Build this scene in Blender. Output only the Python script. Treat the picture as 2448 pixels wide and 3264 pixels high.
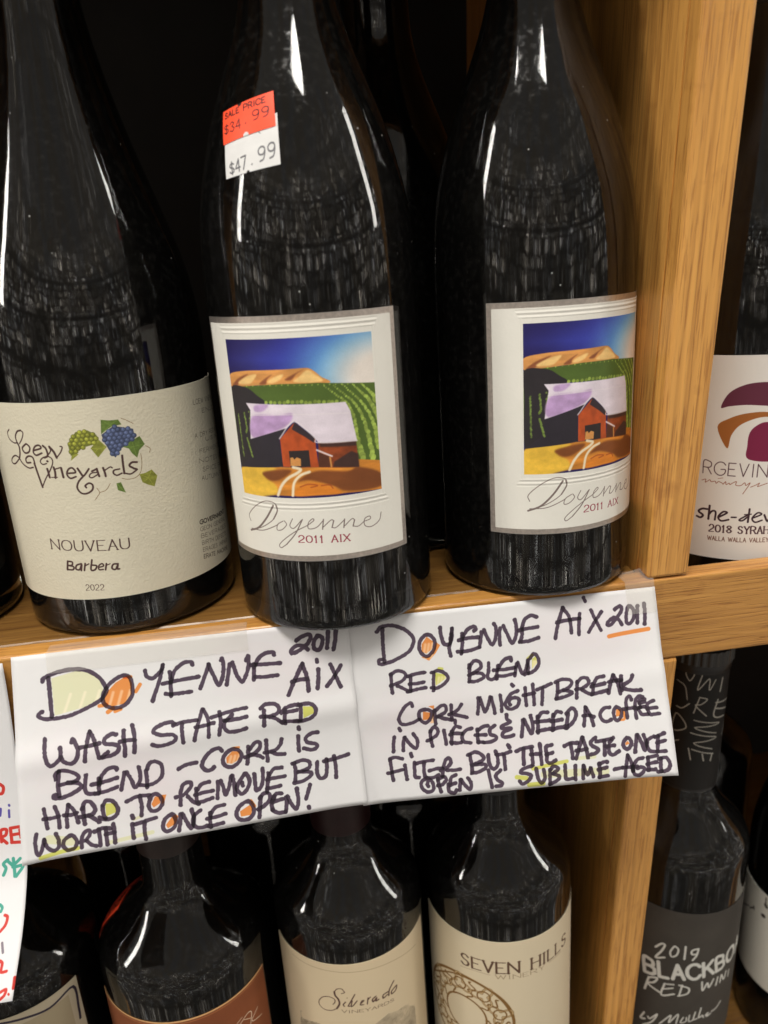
import bpy, math, random
import numpy as np
from mathutils import Matrix, Vector

for o in list(bpy.data.objects):
    bpy.data.objects.remove(o, do_unlink=True)
S = bpy.context.scene
COL = S.collection
RAD = math.radians

# ------------------------------------------------------------------ camera
cd = bpy.data.cameras.new('camera')
cam = bpy.data.objects.new('camera', cd)
COL.objects.link(cam)
right = Vector((0.98803, -0.14597, -0.04986))
down = Vector((-0.10364, -0.38877, -0.91549))
fwd = Vector((0.11425, 0.90970, -0.39924))
mw = Matrix.Identity(4)
for i in range(3):
    mw[i][0], mw[i][1], mw[i][2] = right[i], -down[i], -fwd[i]
mw.translation = (-0.015436, -0.262166, 0.158134)
cam.matrix_world = mw
cd.sensor_fit = 'VERTICAL'
cd.sensor_height = 36.0
cd.sensor_width = 27.0
cd.lens = 36.0 * 2450 / 3264
cd.clip_start = 0.01
cd.clip_end = 100
cd.dof.use_dof = True
cd.dof.focus_distance = 0.305
cd.dof.aperture_fstop = 11.0
S.camera = cam
S.render.resolution_x, S.render.resolution_y = 768, 1024

# ------------------------------------------------------------------ world: the dim shop across the aisle
W = bpy.data.worlds.new('World')
S.world = W
W.use_nodes = True
nt = W.node_tree
nt.nodes.clear()
def N(t, kind, **kw):
    n = t.nodes.new(kind)
    for k, v in kw.items():
        setattr(n, k, v)
    return n
def math_node(t, op, a, b=None, c=None, clamp=False):
    n = N(t, 'ShaderNodeMath', operation=op, use_clamp=clamp)
    for i, v in enumerate((a, b, c)):
        if v is None:
            continue
        if isinstance(v, (int, float)):
            n.inputs[i].default_value = v
        else:
            t.links.new(v, n.inputs[i])
    return n.outputs[0]
tc = N(nt, 'ShaderNodeTexCoord')
sep = N(nt, 'ShaderNodeSeparateXYZ')
nt.links.new(tc.outputs['Generated'], sep.inputs[0])
az = math_node(nt, 'ARCTAN2', sep.outputs[0], math_node(nt, 'MULTIPLY', sep.outputs[1], -1.0))
el = math_node(nt, 'ARCSINE', sep.outputs[2])
def vor(sx, sy, seed):
    cmb = N(nt, 'ShaderNodeCombineXYZ')
    nt.links.new(math_node(nt, 'MULTIPLY', az, sx), cmb.inputs[0])
    nt.links.new(math_node(nt, 'MULTIPLY', el, sy), cmb.inputs[1])
    cmb.inputs[2].default_value = seed
    v = N(nt, 'ShaderNodeTexVoronoi', feature='F1')
    v.inputs['Scale'].default_value = 1.0
    nt.links.new(cmb.outputs[0], v.inputs['Vector'])
    s2 = N(nt, 'ShaderNodeSeparateColor')
    nt.links.new(v.outputs['Color'], s2.inputs[0])
    return s2.outputs[0]
def bricks(bw, rh, mortar, off):
    cmb = N(nt, 'ShaderNodeCombineXYZ')
    wob = N(nt, 'ShaderNodeTexNoise')
    wob.inputs['Scale'].default_value = 7
    wob.inputs['Detail'].default_value = 3
    nt.links.new(tc.outputs['Generated'], wob.inputs['Vector'])
    sw = N(nt, 'ShaderNodeSeparateColor')
    nt.links.new(wob.outputs['Color'], sw.inputs[0])
    nt.links.new(math_node(nt, 'ADD', az, math_node(nt, 'MULTIPLY', sw.outputs[0], .045)), cmb.inputs[0])
    nt.links.new(math_node(nt, 'ADD', el, math_node(nt, 'MULTIPLY', sw.outputs[1], .055)), cmb.inputs[1])
    cmb.inputs[2].default_value = 0
    b = N(nt, 'ShaderNodeTexBrick', offset=off, offset_frequency=2, squash=.7, squash_frequency=3)
    nt.links.new(cmb.outputs[0], b.inputs['Vector'])
    b.inputs['Color1'].default_value = (0, 0, 0, 1)
    b.inputs['Color2'].default_value = (1, 1, 1, 1)
    b.inputs['Mortar'].default_value = (0, 0, 0, 1)
    b.inputs['Scale'].default_value = 1
    b.inputs['Mortar Size'].default_value = mortar
    b.inputs['Mortar Smooth'].default_value = .3
    b.inputs['Brick Width'].default_value = bw
    b.inputs['Row Height'].default_value = rh
    return b.outputs[0]
# stock on the far shelves: shelf rows of small pale labels among dark bottles
items = math_node(nt, 'POWER', bricks(.036, .044, .007, .37), 1.6)
tall = math_node(nt, 'MULTIPLY', math_node(nt, 'POWER', bricks(.052, .21, .012, .61), 2.0), .45)
low = N(nt, 'ShaderNodeMapRange', interpolation_type='SMOOTHSTEP')
nt.links.new(el, low.inputs[0])
low.inputs[1].default_value, low.inputs[2].default_value = -.42, -.55
mixi = N(nt, 'ShaderNodeMix')
nt.links.new(low.outputs[0], mixi.inputs[0])
nt.links.new(items, mixi.inputs[2])
nt.links.new(tall, mixi.inputs[3])
big = math_node(nt, 'MULTIPLY', math_node(nt, 'POWER', vor(5, 5, 8.3), 1.2), math_node(nt, 'MULTIPLY', math_node(nt, 'POWER', vor(31, 23, 2.9), 1.6), 2.1))
gapn = N(nt, 'ShaderNodeMapRange')
nt.links.new(math_node(nt, 'ABSOLUTE', math_node(nt, 'SINE', math_node(nt, 'MULTIPLY', el, 13.5))), gapn.inputs[0])
gapn.inputs[1].default_value, gapn.inputs[2].default_value = .12, .30
stock = math_node(nt, 'MULTIPLY', math_node(nt, 'MULTIPLY', mixi.outputs[0], gapn.outputs[0]), math_node(nt, 'ADD', math_node(nt, 'MULTIPLY', big, 0.95), 0.12))
band = N(nt, 'ShaderNodeMapRange', interpolation_type='SMOOTHSTEP')
wave = N(nt, 'ShaderNodeTexNoise')
wave.inputs['Scale'].default_value = 2.2
nt.links.new(tc.outputs['Generated'], wave.inputs['Vector'])
nt.links.new(math_node(nt, 'ADD', el, math_node(nt, 'MULTIPLY', math_node(nt, 'SUBTRACT', wave.outputs[0], .5), 0.9)), band.inputs[0])
band.inputs[1].default_value, band.inputs[2].default_value = 0.85, 0.45
band.inputs[3].default_value, band.inputs[4].default_value = 0.0, 1.0
stockb = math_node(nt, 'MULTIPLY', stock, band.outputs[0])
ceil = N(nt, 'ShaderNodeMapRange', interpolation_type='SMOOTHSTEP')
nt.links.new(el, ceil.inputs[0])
ceil.inputs[1].default_value, ceil.inputs[2].default_value = 0.40, 0.62
ceil.inputs[3].default_value, ceil.inputs[4].default_value = 0.0, 1.0
lum = math_node(nt, 'ADD', math_node(nt, 'MULTIPLY', stockb, 4.2), math_node(nt, 'ADD', math_node(nt, 'MULTIPLY', ceil.outputs[0], 0.20), 0.11))
tint = N(nt, 'ShaderNodeMix', data_type='RGBA')
tint.inputs[6].default_value = (1.0, 0.87, 0.70, 1)
tint.inputs[7].default_value = (0.96, 0.93, 0.89, 1)
nt.links.new(vor(9, 7, 4.4), tint.inputs[0])
bg = N(nt, 'ShaderNodeBackground')
nt.links.new(tint.outputs[2], bg.inputs[0])
nt.links.new(lum, bg.inputs[1])
wo = N(nt, 'ShaderNodeOutputWorld')
nt.links.new(bg.outputs[0], wo.inputs[0])

# ------------------------------------------------------------------ ceiling lamps of the shop
def area_lamp(name, loc, target, sx, sy, power, col):
    l = bpy.data.lights.new(name, 'AREA')
    l.shape = 'RECTANGLE'
    l.size, l.size_y = sx, sy
    l.energy = power
    l.color = col
    o = bpy.data.objects.new(name, l)
    COL.objects.link(o)
    o.location = loc
    o.rotation_euler = (Vector(target) - Vector(loc)).to_track_quat('-Z', 'Y').to_euler()
    return o
LAMP = (1.0, 0.955, 0.88)
area_lamp('ceiling_lamp', (-0.25, -0.62, 2.05), (0, 0, 0), 1.3, 0.45, 55, LAMP)
area_lamp('ceiling_lamp', (-2.3, -0.42, 1.25), (0, 0, 0), 0.20, 1.4, 20, LAMP)
area_lamp('ceiling_lamp', (2.2, -0.50, 1.30), (0, 0, 0), 0.20, 1.4, 13, LAMP)

S.view_settings.view_transform = 'Standard'
S.view_settings.look = 'None'
S.view_settings.exposure = 0.0
S.view_settings.gamma = 1.0
S.view_settings.use_curve_mapping = False
S.render.engine = 'CYCLES'
S.cycles.max_bounces = 10
S.cycles.transmission_bounces = 10
S.cycles.transparent_max_bounces = 12
S.cycles.caustics_reflective = False
S.cycles.caustics_refractive = False

# ------------------------------------------------------------------ handwriting and print, traced in tenths of a millimetre on each surface
INK_LEFT = """
14 129,93 130,161 132,240
14 107,103 111,93 138,82 182,73 234,73 277,87 314,118 331,154 333,171 307,201 249,227 193,244 141,247 103,244 84,231 91,220 99,217
14 399,117 361,133 330,162 317,194 325,222 359,238 396,230 423,200 429,163 422,128 399,117
14 480,110 484,132 504,143 523,132 541,113 549,95
14 549,95 529,154 505,211 498,229
14 571,126 570,168 567,219
14 570,168 589,124 625,98 654,98 657,109
14 540,169 598,163 677,158
14 548,208 572,213 642,212
14 569,326 553,317 512,326 490,344 517,361 557,365 571,380 554,396 512,403 483,394
14 564,332 602,324 653,325
14 597,328 595,364 596,403
14 103,318 101,357 106,399 118,419 137,411 156,390 155,357
14 156,390 168,410 191,420 211,406 218,374 208,344 200,330 197,342
14 239,419 245,378 256,330 262,312
14 262,312 275,341 284,376 290,414
14 226,365 257,364 295,359
14 355,336 339,332 314,347 316,364 347,371 364,382 355,401 328,412 300,414
14 301,412 313,403 323,396
14 383,326 382,365 385,391 381,420
14 415,311 421,346 420,379 416,412
14 368,365 396,363 420,365
14 145,441 137,493 138,534
13 131,472 131,451 154,441 188,452 210,472 201,487 166,491 143,494
14 170,490 204,496 217,510 202,524 166,538 139,542 121,539 119,531 129,528
14 237,472 231,504 229,528 239,542 262,546
14 280,491 278,520 275,548
14 280,516 290,485 316,460 344,460 345,468
14 253,510 288,509 344,499
14 262,546 301,544 341,534
14 354,547 364,513 371,485
14 379,484 394,518 403,547 422,527 427,498 424,472
14 448,489 449,523 446,554
14 452,485 466,462 491,462 507,481 503,519 479,540 447,546 423,540
14 565,503 597,491 634,489
13 82,573 86,606 89,646
13 120,571 129,609 130,650
13 78,610 104,611 131,609
13 156,654 157,614 166,571
13 166,571 185,598 195,643
13 148,608 172,611 192,606
14 216,592 215,624 217,653
14 212,595 225,571 244,576 257,603 244,621 202,624
14 233,623 251,639 267,654
14 283,599 284,632 289,645
14 285,595 298,579 321,585 336,617 324,643 292,650 270,638
14 369,595 407,583 451,584
14 417,581 420,619 416,656
14 450,595 471,583 489,597 495,623 477,646 453,646 445,623 453,599
14 559,643 564,597 577,565 602,561 604,578 577,604 544,611
14 588,614 606,639 625,651
13 51,659 45,690 47,722 55,736 67,714 75,684
13 75,684 82,713 100,730 119,724 123,697 115,671
13 163,686 141,700 138,723 152,738 175,734 184,712 174,690 163,686
13 199,737 201,707 212,685 228,678 231,692 218,710 195,718
13 218,716 232,733 250,741
14 247,687 274,680 301,685
14 262,682 264,711 263,741
14 286,682 287,715 288,744
14 314,671 316,704 315,741
14 284,704 315,704
14 381,683 380,712 382,737
14 383,652 385,661
14 390,687 426,681 466,675
14 424,684 422,720 424,749
14 522,673 497,687 488,715 500,734 525,726 537,703 530,676 522,673
14 544,739 551,710 556,677
14 562,678 575,710 588,738 603,707 597,667
14 637,400 655,343 677,285
14 681,288 695,331 691,395
14 646,350 671,349 715,343
14 707,322 779,308 842,302
15 740,305 741,346 730,392
15 839,336 805,340 755,340
15 786,322 758,344 752,365 766,385 800,388 834,382
15 908,322 906,353 903,381
15 896,312 915,299 948,301 966,317 959,338 926,347 893,344
15 926,349 950,359 974,380
15 974,340 988,325 1015,317 1041,316
15 988,329 983,373 984,384
15 987,340 1034,338
15 970,375 1004,378 1034,380
15 1051,320 1048,351 1044,381
15 1045,319 1079,317 1104,332 1105,359 1081,378 1046,384 1021,382
15 1062,63 1083,50 1114,45 1116,63 1096,87 1064,105 1040,111 1039,97 1062,83 1087,88 1103,103
15 1147,53 1129,78 1129,104 1145,110 1160,90 1163,64 1147,53
15 1189,43 1184,75 1178,106
15 1220,40 1214,75 1203,115
15 1009,274 1033,229 1075,157
15 1075,157 1088,218 1088,267
15 1027,224 1060,219 1086,220
15 1135,187 1131,224 1124,263
15 1133,149 1133,156
15 1184,173 1199,220 1215,267
15 1224,183 1194,223 1162,259
14 678,204 699,159 718,116
15 718,116 732,159 747,200 764,176 773,134 772,99 767,105
15 778,202 789,158 797,124
15 808,119 819,166 837,199 857,171 869,137 871,101 861,117
15 888,135 887,166 883,196
15 889,149 909,116 937,98 966,97 970,109
15 877,138 932,141 989,144
15 889,186 926,191 975,190
15 732,458 722,446 697,450 666,476 653,504 665,525 685,526 696,517
15 771,458 745,471 732,495 738,518 759,528 786,517 803,489 795,466 771,458
15 832,458 828,493 822,525
15 837,468 860,445 877,448 875,469 852,488 817,498
15 843,491 867,499 883,510
15 903,443 900,486 900,526
15 962,447 955,468 932,487 893,492
15 919,492 939,504 968,508
15 1027,444 1025,475 1024,504
15 1033,407 1034,416
15 1105,440 1079,441 1055,457 1062,476 1091,485 1096,500 1076,508 1045,498
14 621,589 620,619 620,645
14 624,598 643,576 672,572
14 615,614 644,610 683,608
14 620,645 648,643 678,636
14 696,641 701,607 704,577
14 715,575 722,602 727,633 743,606 756,564
15 760,561 764,601 764,640
15 806,564 781,595 772,619 789,640 812,622 823,593 814,565 806,564
15 794,597 795,608
15 843,570 843,610 844,636 862,626 874,593 876,553
15 897,575 891,613 885,648
15 898,584 920,561 950,561
15 890,600 920,598 958,598
15 886,635 912,635 938,633
15 1000,551 1002,588 996,623
15 993,553 1029,545 1058,554 1055,579 1011,591
15 1015,590 1058,597 1060,611 1028,628 991,631
15 1090,562 1085,606 1095,629 1116,625 1125,595 1127,557
15 1116,562 1162,558 1216,548
15 1159,548 1161,592 1158,635
14 629,676 607,690 598,714 606,737 630,743 651,739
14 664,692 661,721 660,747
14 663,700 686,674 719,671
14 649,713 682,712 720,706
14 654,744 679,742 708,739
15 809,672 776,686 760,714 770,738 799,743 824,726 825,695 809,672
15 858,665 851,704 845,743
15 853,669 872,652 892,658 892,680 871,699 844,712
15 938,664 917,663 902,687
15 908,670 896,699 898,722
15 899,693 940,687
15 898,724 917,739 947,740
15 947,740 955,705 953,683
15 960,679 972,713 988,736 1000,705 999,655
15 1052,648 1042,676 1031,701
15 1038,736 1038,741"""
MARKER_LEFT = """
yl p 139,96 233,79 280,93 313,127 322,161 303,197 250,219 142,237
or p 402,125 368,142 333,175 318,211 348,230 393,225 424,192 428,150 418,123
or 14 439,185 457,160
or 14 303,222 329,221
or 16 332,249 351,237
or 13 358,250 379,244
or 12 402,125 426,126
yl2 p 1059,326 1099,331 1099,358 1056,374
or p 770,466 745,488 745,510 765,515 796,501 799,471
or 9 776,453 797,454
yl2 p 293,589 328,594 329,628 293,638
or p 470,594 455,621 462,635 487,622 489,597
or p 494,592 512,593 501,624 491,627
or p 525,680 499,709 505,723 534,711 547,684 538,674
or p 813,688 774,707 776,728 813,728 824,703
or 12 819,672 831,696
yl2 15 60,748 133,739 186,737
yl 15 296,737 362,733 449,727
yl 32 92,687 165,708
yl 11 388,667 416,660"""
INK_RIGHT = """
14 148,51 144,115 143,184
14 125,60 143,43 181,40 224,56 255,82 266,110 249,147 213,169 174,184 136,191 122,188 123,174 138,172
14 318,93 294,110 285,143 296,171 318,179 343,154 348,120 333,97 318,93
14 375,71 376,104 386,139 409,138 419,108 422,80
14 422,80 409,138 403,164 408,190
14 461,105 458,144 450,185
14 464,114 486,89 509,82 518,93 509,99
14 444,130 482,125 524,126
14 436,176 478,177 523,168
14 526,167 533,133 539,107
14 550,100 562,136 577,163 594,136 598,98 592,80
14 609,168 610,130 615,100
14 629,92 643,130 659,166 677,137 681,99 677,72
14 164,237 162,275 162,312
14 162,237 186,226 211,231 221,247 204,268 158,282
14 184,285 209,300 226,312
14 228,252 259,246 297,244
14 239,253 238,284 234,311
14 233,283 263,285 290,282
14 222,315 257,309 297,306
14 333,249 329,283 326,321
14 325,248 354,243 379,258 389,278 372,299 344,312 318,309
14 477,234 477,269 473,299
14 477,246 497,221 519,227 525,247 504,264 473,276
14 489,270 523,274 533,291 505,303 472,303
14 557,236 554,270 548,292 562,304 582,300
14 594,251 588,278 585,304
14 597,259 619,231 646,223 649,236
14 575,267 615,269 662,267
14 583,292 621,295 660,290
14 659,299 665,275 671,252
14 644,334 648,340
14 702,112 702,135 693,165
14 704,105 719,75 743,63 767,71
14 688,118 719,114 768,112
14 691,165 726,165 768,156
14 837,166 851,113 877,46
14 877,46 901,88 905,150
14 848,103 888,98 943,96
14 945,77 939,115 935,161
14 967,13 972,28
14 993,67 1009,111 1028,154
14 1036,79 1004,118 977,156
15 1092,76 1113,64 1121,79 1105,102 1074,134 1056,136 1063,121 1088,108 1107,122 1115,140
15 1152,68 1139,98 1137,133 1150,140 1169,117 1170,86 1152,68
15 1188,72 1184,107 1182,140
15 1217,66 1216,107 1211,149
14 676,248 682,272 693,296 708,275 717,245
14 719,241 716,276 714,295
14 727,235 744,219 760,238 760,265 738,290 699,299
14 235,373 230,361 207,372 185,400 177,426 192,446 226,444 258,432
14 288,394 261,401 262,432 283,450 304,433 310,407 288,394
14 322,402 323,431 324,459
14 321,408 350,386 368,390 366,413 330,430
14 338,431 360,441 386,448
14 391,389 389,420 390,451
14 433,390 412,414 380,426
14 403,429 429,438 451,446
14 401,454 402,464
14 496,437 501,401 502,372
14 509,373 519,411 527,433 543,402 551,374
14 555,376 562,412 565,443
14 592,371 595,404 594,437
14 666,362 638,370 617,395 611,417 629,433 656,426 668,405 660,390 637,389 626,404 630,416
14 153,494 147,525 144,554
14 176,460 180,470
14 184,554 187,521 193,499
14 195,499 211,528 236,550 244,520 230,489
14 299,487 298,518 303,548
14 299,487 315,471 329,483 326,502 307,515 284,524
14 354,489 357,521 358,546
14 386,497 383,520 381,547
14 385,501 402,479 421,485
14 377,510 400,507 424,511
14 378,541 400,547 419,547
14 466,494 443,499 425,521 431,545 457,552
14 489,501 488,528 488,555
14 492,505 512,492 532,490
14 479,523 502,525 521,527
14 488,551 510,557
14 560,493 540,506 540,526 558,535 561,547 541,557 510,557
14 612,454 612,472 624,485 592,497 591,508 626,512 594,524 589,541 611,545 633,540
14 127,586 129,625 132,673
14 126,583 149,578 177,587
14 112,641 143,637 174,632
14 184,615 186,647 188,675
14 213,569 215,582
14 224,608 221,643 221,667 236,672
14 230,613 261,608 299,606
14 262,612 259,643 261,671
14 280,648 311,643 334,644
14 266,676 293,678 316,669
14 331,675 338,644 348,614 364,604 370,624 349,645 326,651
14 352,653 379,656 404,655
14 449,601 452,637 452,672
14 441,600 473,592 498,607 501,626 453,645
14 465,642 506,646 505,662 477,674 450,676
14 523,609 524,644 539,669 558,652 559,617 553,597
14 556,611 582,612 614,605
14 586,614 587,647 586,674
14 607,578 611,588
14 270,676 246,689 243,713 264,735 288,729 290,702 277,685 267,703 270,712
14 311,684 314,712 320,740
14 311,688 335,679 345,692 328,710 309,712
14 385,676 365,686 359,709
14 358,717 382,709
14 351,712 352,740 371,750 383,739
14 395,740 399,717 402,698
14 404,698 419,723 437,741 444,718 433,695
14 518,671 522,706 527,742
14 567,676 546,693 550,713 568,727 564,738 544,740
14 696,353 695,390 696,425
14 728,343 728,382 728,426
14 686,383 709,380 731,378
14 743,366 773,358 803,348
14 767,359 764,394 759,428
14 830,347 827,378 820,412
14 821,344 853,336 883,343 885,361 860,378 829,386
14 852,380 886,392 866,405 818,413
14 909,352 906,383 903,417
14 909,356 930,339 953,344 955,365 926,381 903,382
14 926,385 944,400 966,410
14 970,367 972,390 968,409
14 974,371 992,346 1020,341
14 965,378 993,375 1021,370
14 966,410 1002,405 1029,400
14 1034,412 1044,375 1059,342
14 1059,342 1075,378 1082,419
14 1039,367 1064,365 1088,364
14 1091,349 1087,387 1089,407
14 1136,350 1127,369 1097,385
14 1094,400 1130,411 1167,413
14 665,549 672,515 677,484
14 681,481 693,513 706,542 715,508 709,469
14 737,476 736,506 733,541
14 739,480 756,462 779,463
14 726,497 757,497 784,496
14 730,537 757,532 788,531
14 801,475 798,505 795,536
14 803,479 817,465 834,469
14 791,501 818,500 834,498
14 792,536 815,530 843,528
14 861,478 856,504 850,534
14 855,477 876,458 891,466 893,489 874,518 846,534
14 921,532 929,493 934,459
14 934,459 950,491 960,535
14 923,492 946,493 965,501
14 1032,470 1011,471 991,492 998,519 1017,525 1033,519
14 1059,471 1046,490 1049,517 1059,526 1075,509 1077,486 1059,471
14 1124,449 1116,433 1103,447 1099,481 1099,519
14 1087,483 1111,482 1134,481
14 1169,442 1154,437 1139,454 1135,488 1135,523
14 1130,484 1157,483
14 1176,451 1155,454 1153,467
14 1155,464 1175,462
14 1173,481 1149,486 1158,510 1181,512
14 1211,460 1186,471 1184,490
14 1180,489 1219,488
14 1183,494 1193,514 1226,513
14 637,606 667,597 702,595
14 667,599 664,634 663,663
14 699,603 700,637 699,668
14 735,587 735,630 735,668
14 695,625 714,625 733,626
14 782,596 759,601 758,628
14 756,632 783,627
14 760,632 757,659 772,668 792,659
14 833,605 859,597 886,598
14 859,600 862,631 863,658
14 876,660 892,619 909,579
14 909,579 919,618 924,661
14 879,629 903,628 922,626
14 961,584 940,601 946,617 968,631 959,645 935,651
14 963,600 994,599 1025,595
14 996,600 995,630 992,657
14 1033,592 1016,609
14 999,623 1034,623
14 1011,624 1012,651 1027,660 1051,647
14 1089,598 1072,615 1072,634 1086,643 1103,626 1101,607 1089,598
14 1115,658 1121,624 1128,591
14 1132,591 1144,623 1154,654 1162,621 1155,592
14 1195,602 1170,614 1165,640 1177,660 1203,663
14 1210,603 1207,633 1203,663
14 1198,606 1235,592
14 1203,629 1235,621
14 1200,663 1234,663
14 695,672 659,680 647,694 669,700 688,710 674,731 650,741 640,728
14 711,685 714,720 727,744 742,727 741,692
14 766,694 763,725 761,752
14 765,698 782,681 800,694 776,711
14 776,711 801,725 792,740 761,752
14 828,682 827,716 829,739 858,738
14 870,688 867,716 865,743
14 896,742 902,691
14 902,691 914,729 930,704
14 930,704 938,739
14 966,688 967,715 964,745
14 966,692 986,685 999,686
14 960,714 995,708
14 961,745 996,741
14 1025,719 1059,715
14 1066,750 1074,707 1084,668
14 1084,668 1096,698 1100,732
14 1059,715 1086,716 1117,715
14 1143,684 1120,689 1101,717 1103,744 1125,750 1146,729 1132,720 1118,723
14 1162,685 1162,712 1161,735
14 1162,685 1198,678
14 1158,710 1195,704
14 1157,734 1188,733
14 1212,690 1209,717 1208,743
14 1204,693 1231,689 1244,713 1233,738 1198,744"""
MARKER_RIGHT = """
or p 318,101 296,129 293,159 311,169 336,153 342,123
or p 288,180 320,199 349,170 369,141 353,126 343,154 322,182
yl2 p 338,249 375,261 381,277 337,303
yl2 11 355,234 368,237
yl2 p 735,239 751,229 755,257 731,281
yl2 13 718,237 736,224
or p 276,401 306,410 299,437 273,437
or p 299,382 322,381 318,454 302,454 318,396
or p 1058,480 1053,510 1069,508 1078,482
or 10 1087,487 1087,521 1071,524
or p 1079,618 1090,610 1096,622 1080,628
or 17 1059,183 1117,177 1225,170
yl2 15 698,684 764,675 837,667
yl2 18 630,711 668,719
yl2 18 677,747 734,747
yl 30 741,711 990,721
yl 15 880,660 950,660"""
INK_COLOUR = """
red 7 689,467 699,480 694,501 684,504
blue 5 674,565 681,561 677,586
blue 5 710,570 709,596
blue 5 712,550 713,553
red 7 673,684 674,643 694,641 690,661 674,669 692,692
red 7 709,638 710,690
red 7 709,638 742,637
red 7 709,664 742,663
red 7 709,692 742,695
red 5 741,648 743,679
teal 7 691,754 675,767 684,784 676,807
teal 7 711,752 717,817
teal 7 736,756 709,783 746,783 722,818
teal 7 691,759 714,783
teal 6 671,908 680,919 676,932
red 6 692,946 702,954 697,980 680,1000
grey 5 694,1038 702,1071
red 6 697,1097 706,1107 706,1133 725,1134
red 6 757,1158 758,1192
red 6 715,1198 733,1192 731,1209 719,1220
red 4 744,1207 746,1210"""
PRINT_DOYENNE = """
hill p -381,975 -312,990 -213,994 -143,995 -105,996 -59,996 -37,984 -16,964 11,941 -118,944 -245,942 -379,933
hilld p -375,934 -336,963 -281,981 -316,960 -347,936
hilld p -239,946 -215,964 -183,980 -205,962 -212,946
hilld p -140,961 -97,982 -68,994 -97,978 -117,958
hilll p -60,989 -38,975 -12,948 -108,951 -88,969
hilll p -206,953 -184,967 -144,979 -155,962 -185,949
hilll p -338,947 -295,970 -247,980 -260,961 -285,945
field p -379,933 -166,946 -26,944 174,924 175,645 90,662 62,869 -233,880 -377,638 -388,784
row 9 -296,937 -220,881
row 9 -268,939 -202,882
row 9 -243,940 -185,882
row 9 -219,940 -169,882
row 9 -196,941 -152,882
row 9 -174,941 -136,882
row 9 -152,941 -121,882
row 9 -131,941 -105,881
row 9 -110,940 -90,881
row 9 -90,940 -75,880
row 9 -70,939 -59,879
row 9 -49,938 -44,879
row 9 -29,937 -29,878
row 9 -9,936 -14,877
row 9 11,935 1,876
row 9 31,933 16,875
row 9 51,932 31,873
row 9 72,930 47,872
row 12 -8,932 76,847 93,732 110,664
row 12 24,930 100,849 135,745 146,658
row 12 56,929 130,845 163,764 172,695
row 12 90,927 147,866 179,800
row 12 120,927 164,882 174,862
mound p -380,930 -299,933 -254,907 -225,881 -293,849 -304,751 -306,650 -377,638 -379,833
ground p -377,637 -188,654 -52,650 91,637 90,664 175,646 174,539 45,547 -67,548 -144,547 -240,548 -382,539
groundy p -377,637 -209,650 -258,615 -215,584 -229,548 -382,539
groundd p -269,629 -188,644 -148,640 -191,609 -236,602
groundd p -62,637 49,627 91,636 172,601 175,551 45,554 -10,580 -83,604 -131,601
groundo p -133,576 -65,594 -1,569 21,548 -67,548 -144,547
roof p -309,879 60,871 75,838 91,731 -45,738 -57,759 -121,817 -152,792 -307,749 -292,854
roofp p -285,833 -174,839 -125,843 -157,797 -293,756
roofp2 p -269,871 -212,875 -236,852 -271,850
wall p -307,749 -145,795 -182,754 -179,655 -375,640 -307,694
gable p -121,813 -55,754 -51,650 -179,655 -180,755
gabled p -121,814 -55,756 -60,738 -88,760 -133,789
side p -45,737 87,730 92,635 -52,650
sided p -43,736 87,730 88,713 -39,722
sided p 4,666 67,697 91,684 92,635 -1,647
door p -152,712 -80,713 -79,653 -151,654
hay p -149,688 -139,689 -135,681 -125,689 -111,683 -113,657 -151,658
shed p -47,704 -9,684 -4,647 -50,651
vine 7 -358,835 -357,763 -355,682
vine 7 -325,842 -320,790 -326,771
vine 6 -301,846 -300,825
vine 6 -325,751 -315,713 -308,684
white 4 -182,756 -121,816 -56,757 -45,738 91,731
white 2 -294,836 -125,840 70,832
white 6 -52,712 -2,686
hay 6 -9,682 -7,649
path 13 -142,653 -116,645 -129,632 -165,613 -193,585 -212,548
path 12 -85,635 -117,624 -144,596 -154,548
sig 3 -123,581 -93,590 -61,584 -85,578
sig 3 -47,583 -19,583 -8,570
scr 7 -238,507 -274,457 -320,413 -368,394
scr 3 -362,432 -367,457 -324,496 -273,521 -232,517 -222,493 -243,455 -290,423 -337,404
scr 3 -362,402 -299,405 -239,429 -220,442
scr 5 -226,508 -223,488 -243,455
scr 3 -203,451 -227,436 -232,415 -212,417 -191,437 -198,452
scr 3 -165,461 -178,435 -163,425 -131,457
scr 4 -128,459 -159,405 -199,361
scr 3 -199,361 -223,346 -228,359 -197,387 -153,416 -112,436
scr 3 -112,436 -87,454 -91,461 -107,446 -108,424 -79,428 -52,454
scr 4 -52,457 -58,420
scr 3 -56,427 -26,452 -16,449
scr 4 -16,449 -24,424
scr 3 -24,424 -9,423 21,447
scr 4 23,451 18,419
scr 3 19,423 49,448 59,443
scr 4 59,443 52,420
scr 3 52,420 72,417 94,431
scr 3 94,431 118,436 116,447 97,440 96,415 121,406 154,423 164,452
wine t3 -150,372 36,366 26 2011 AIX"""
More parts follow.
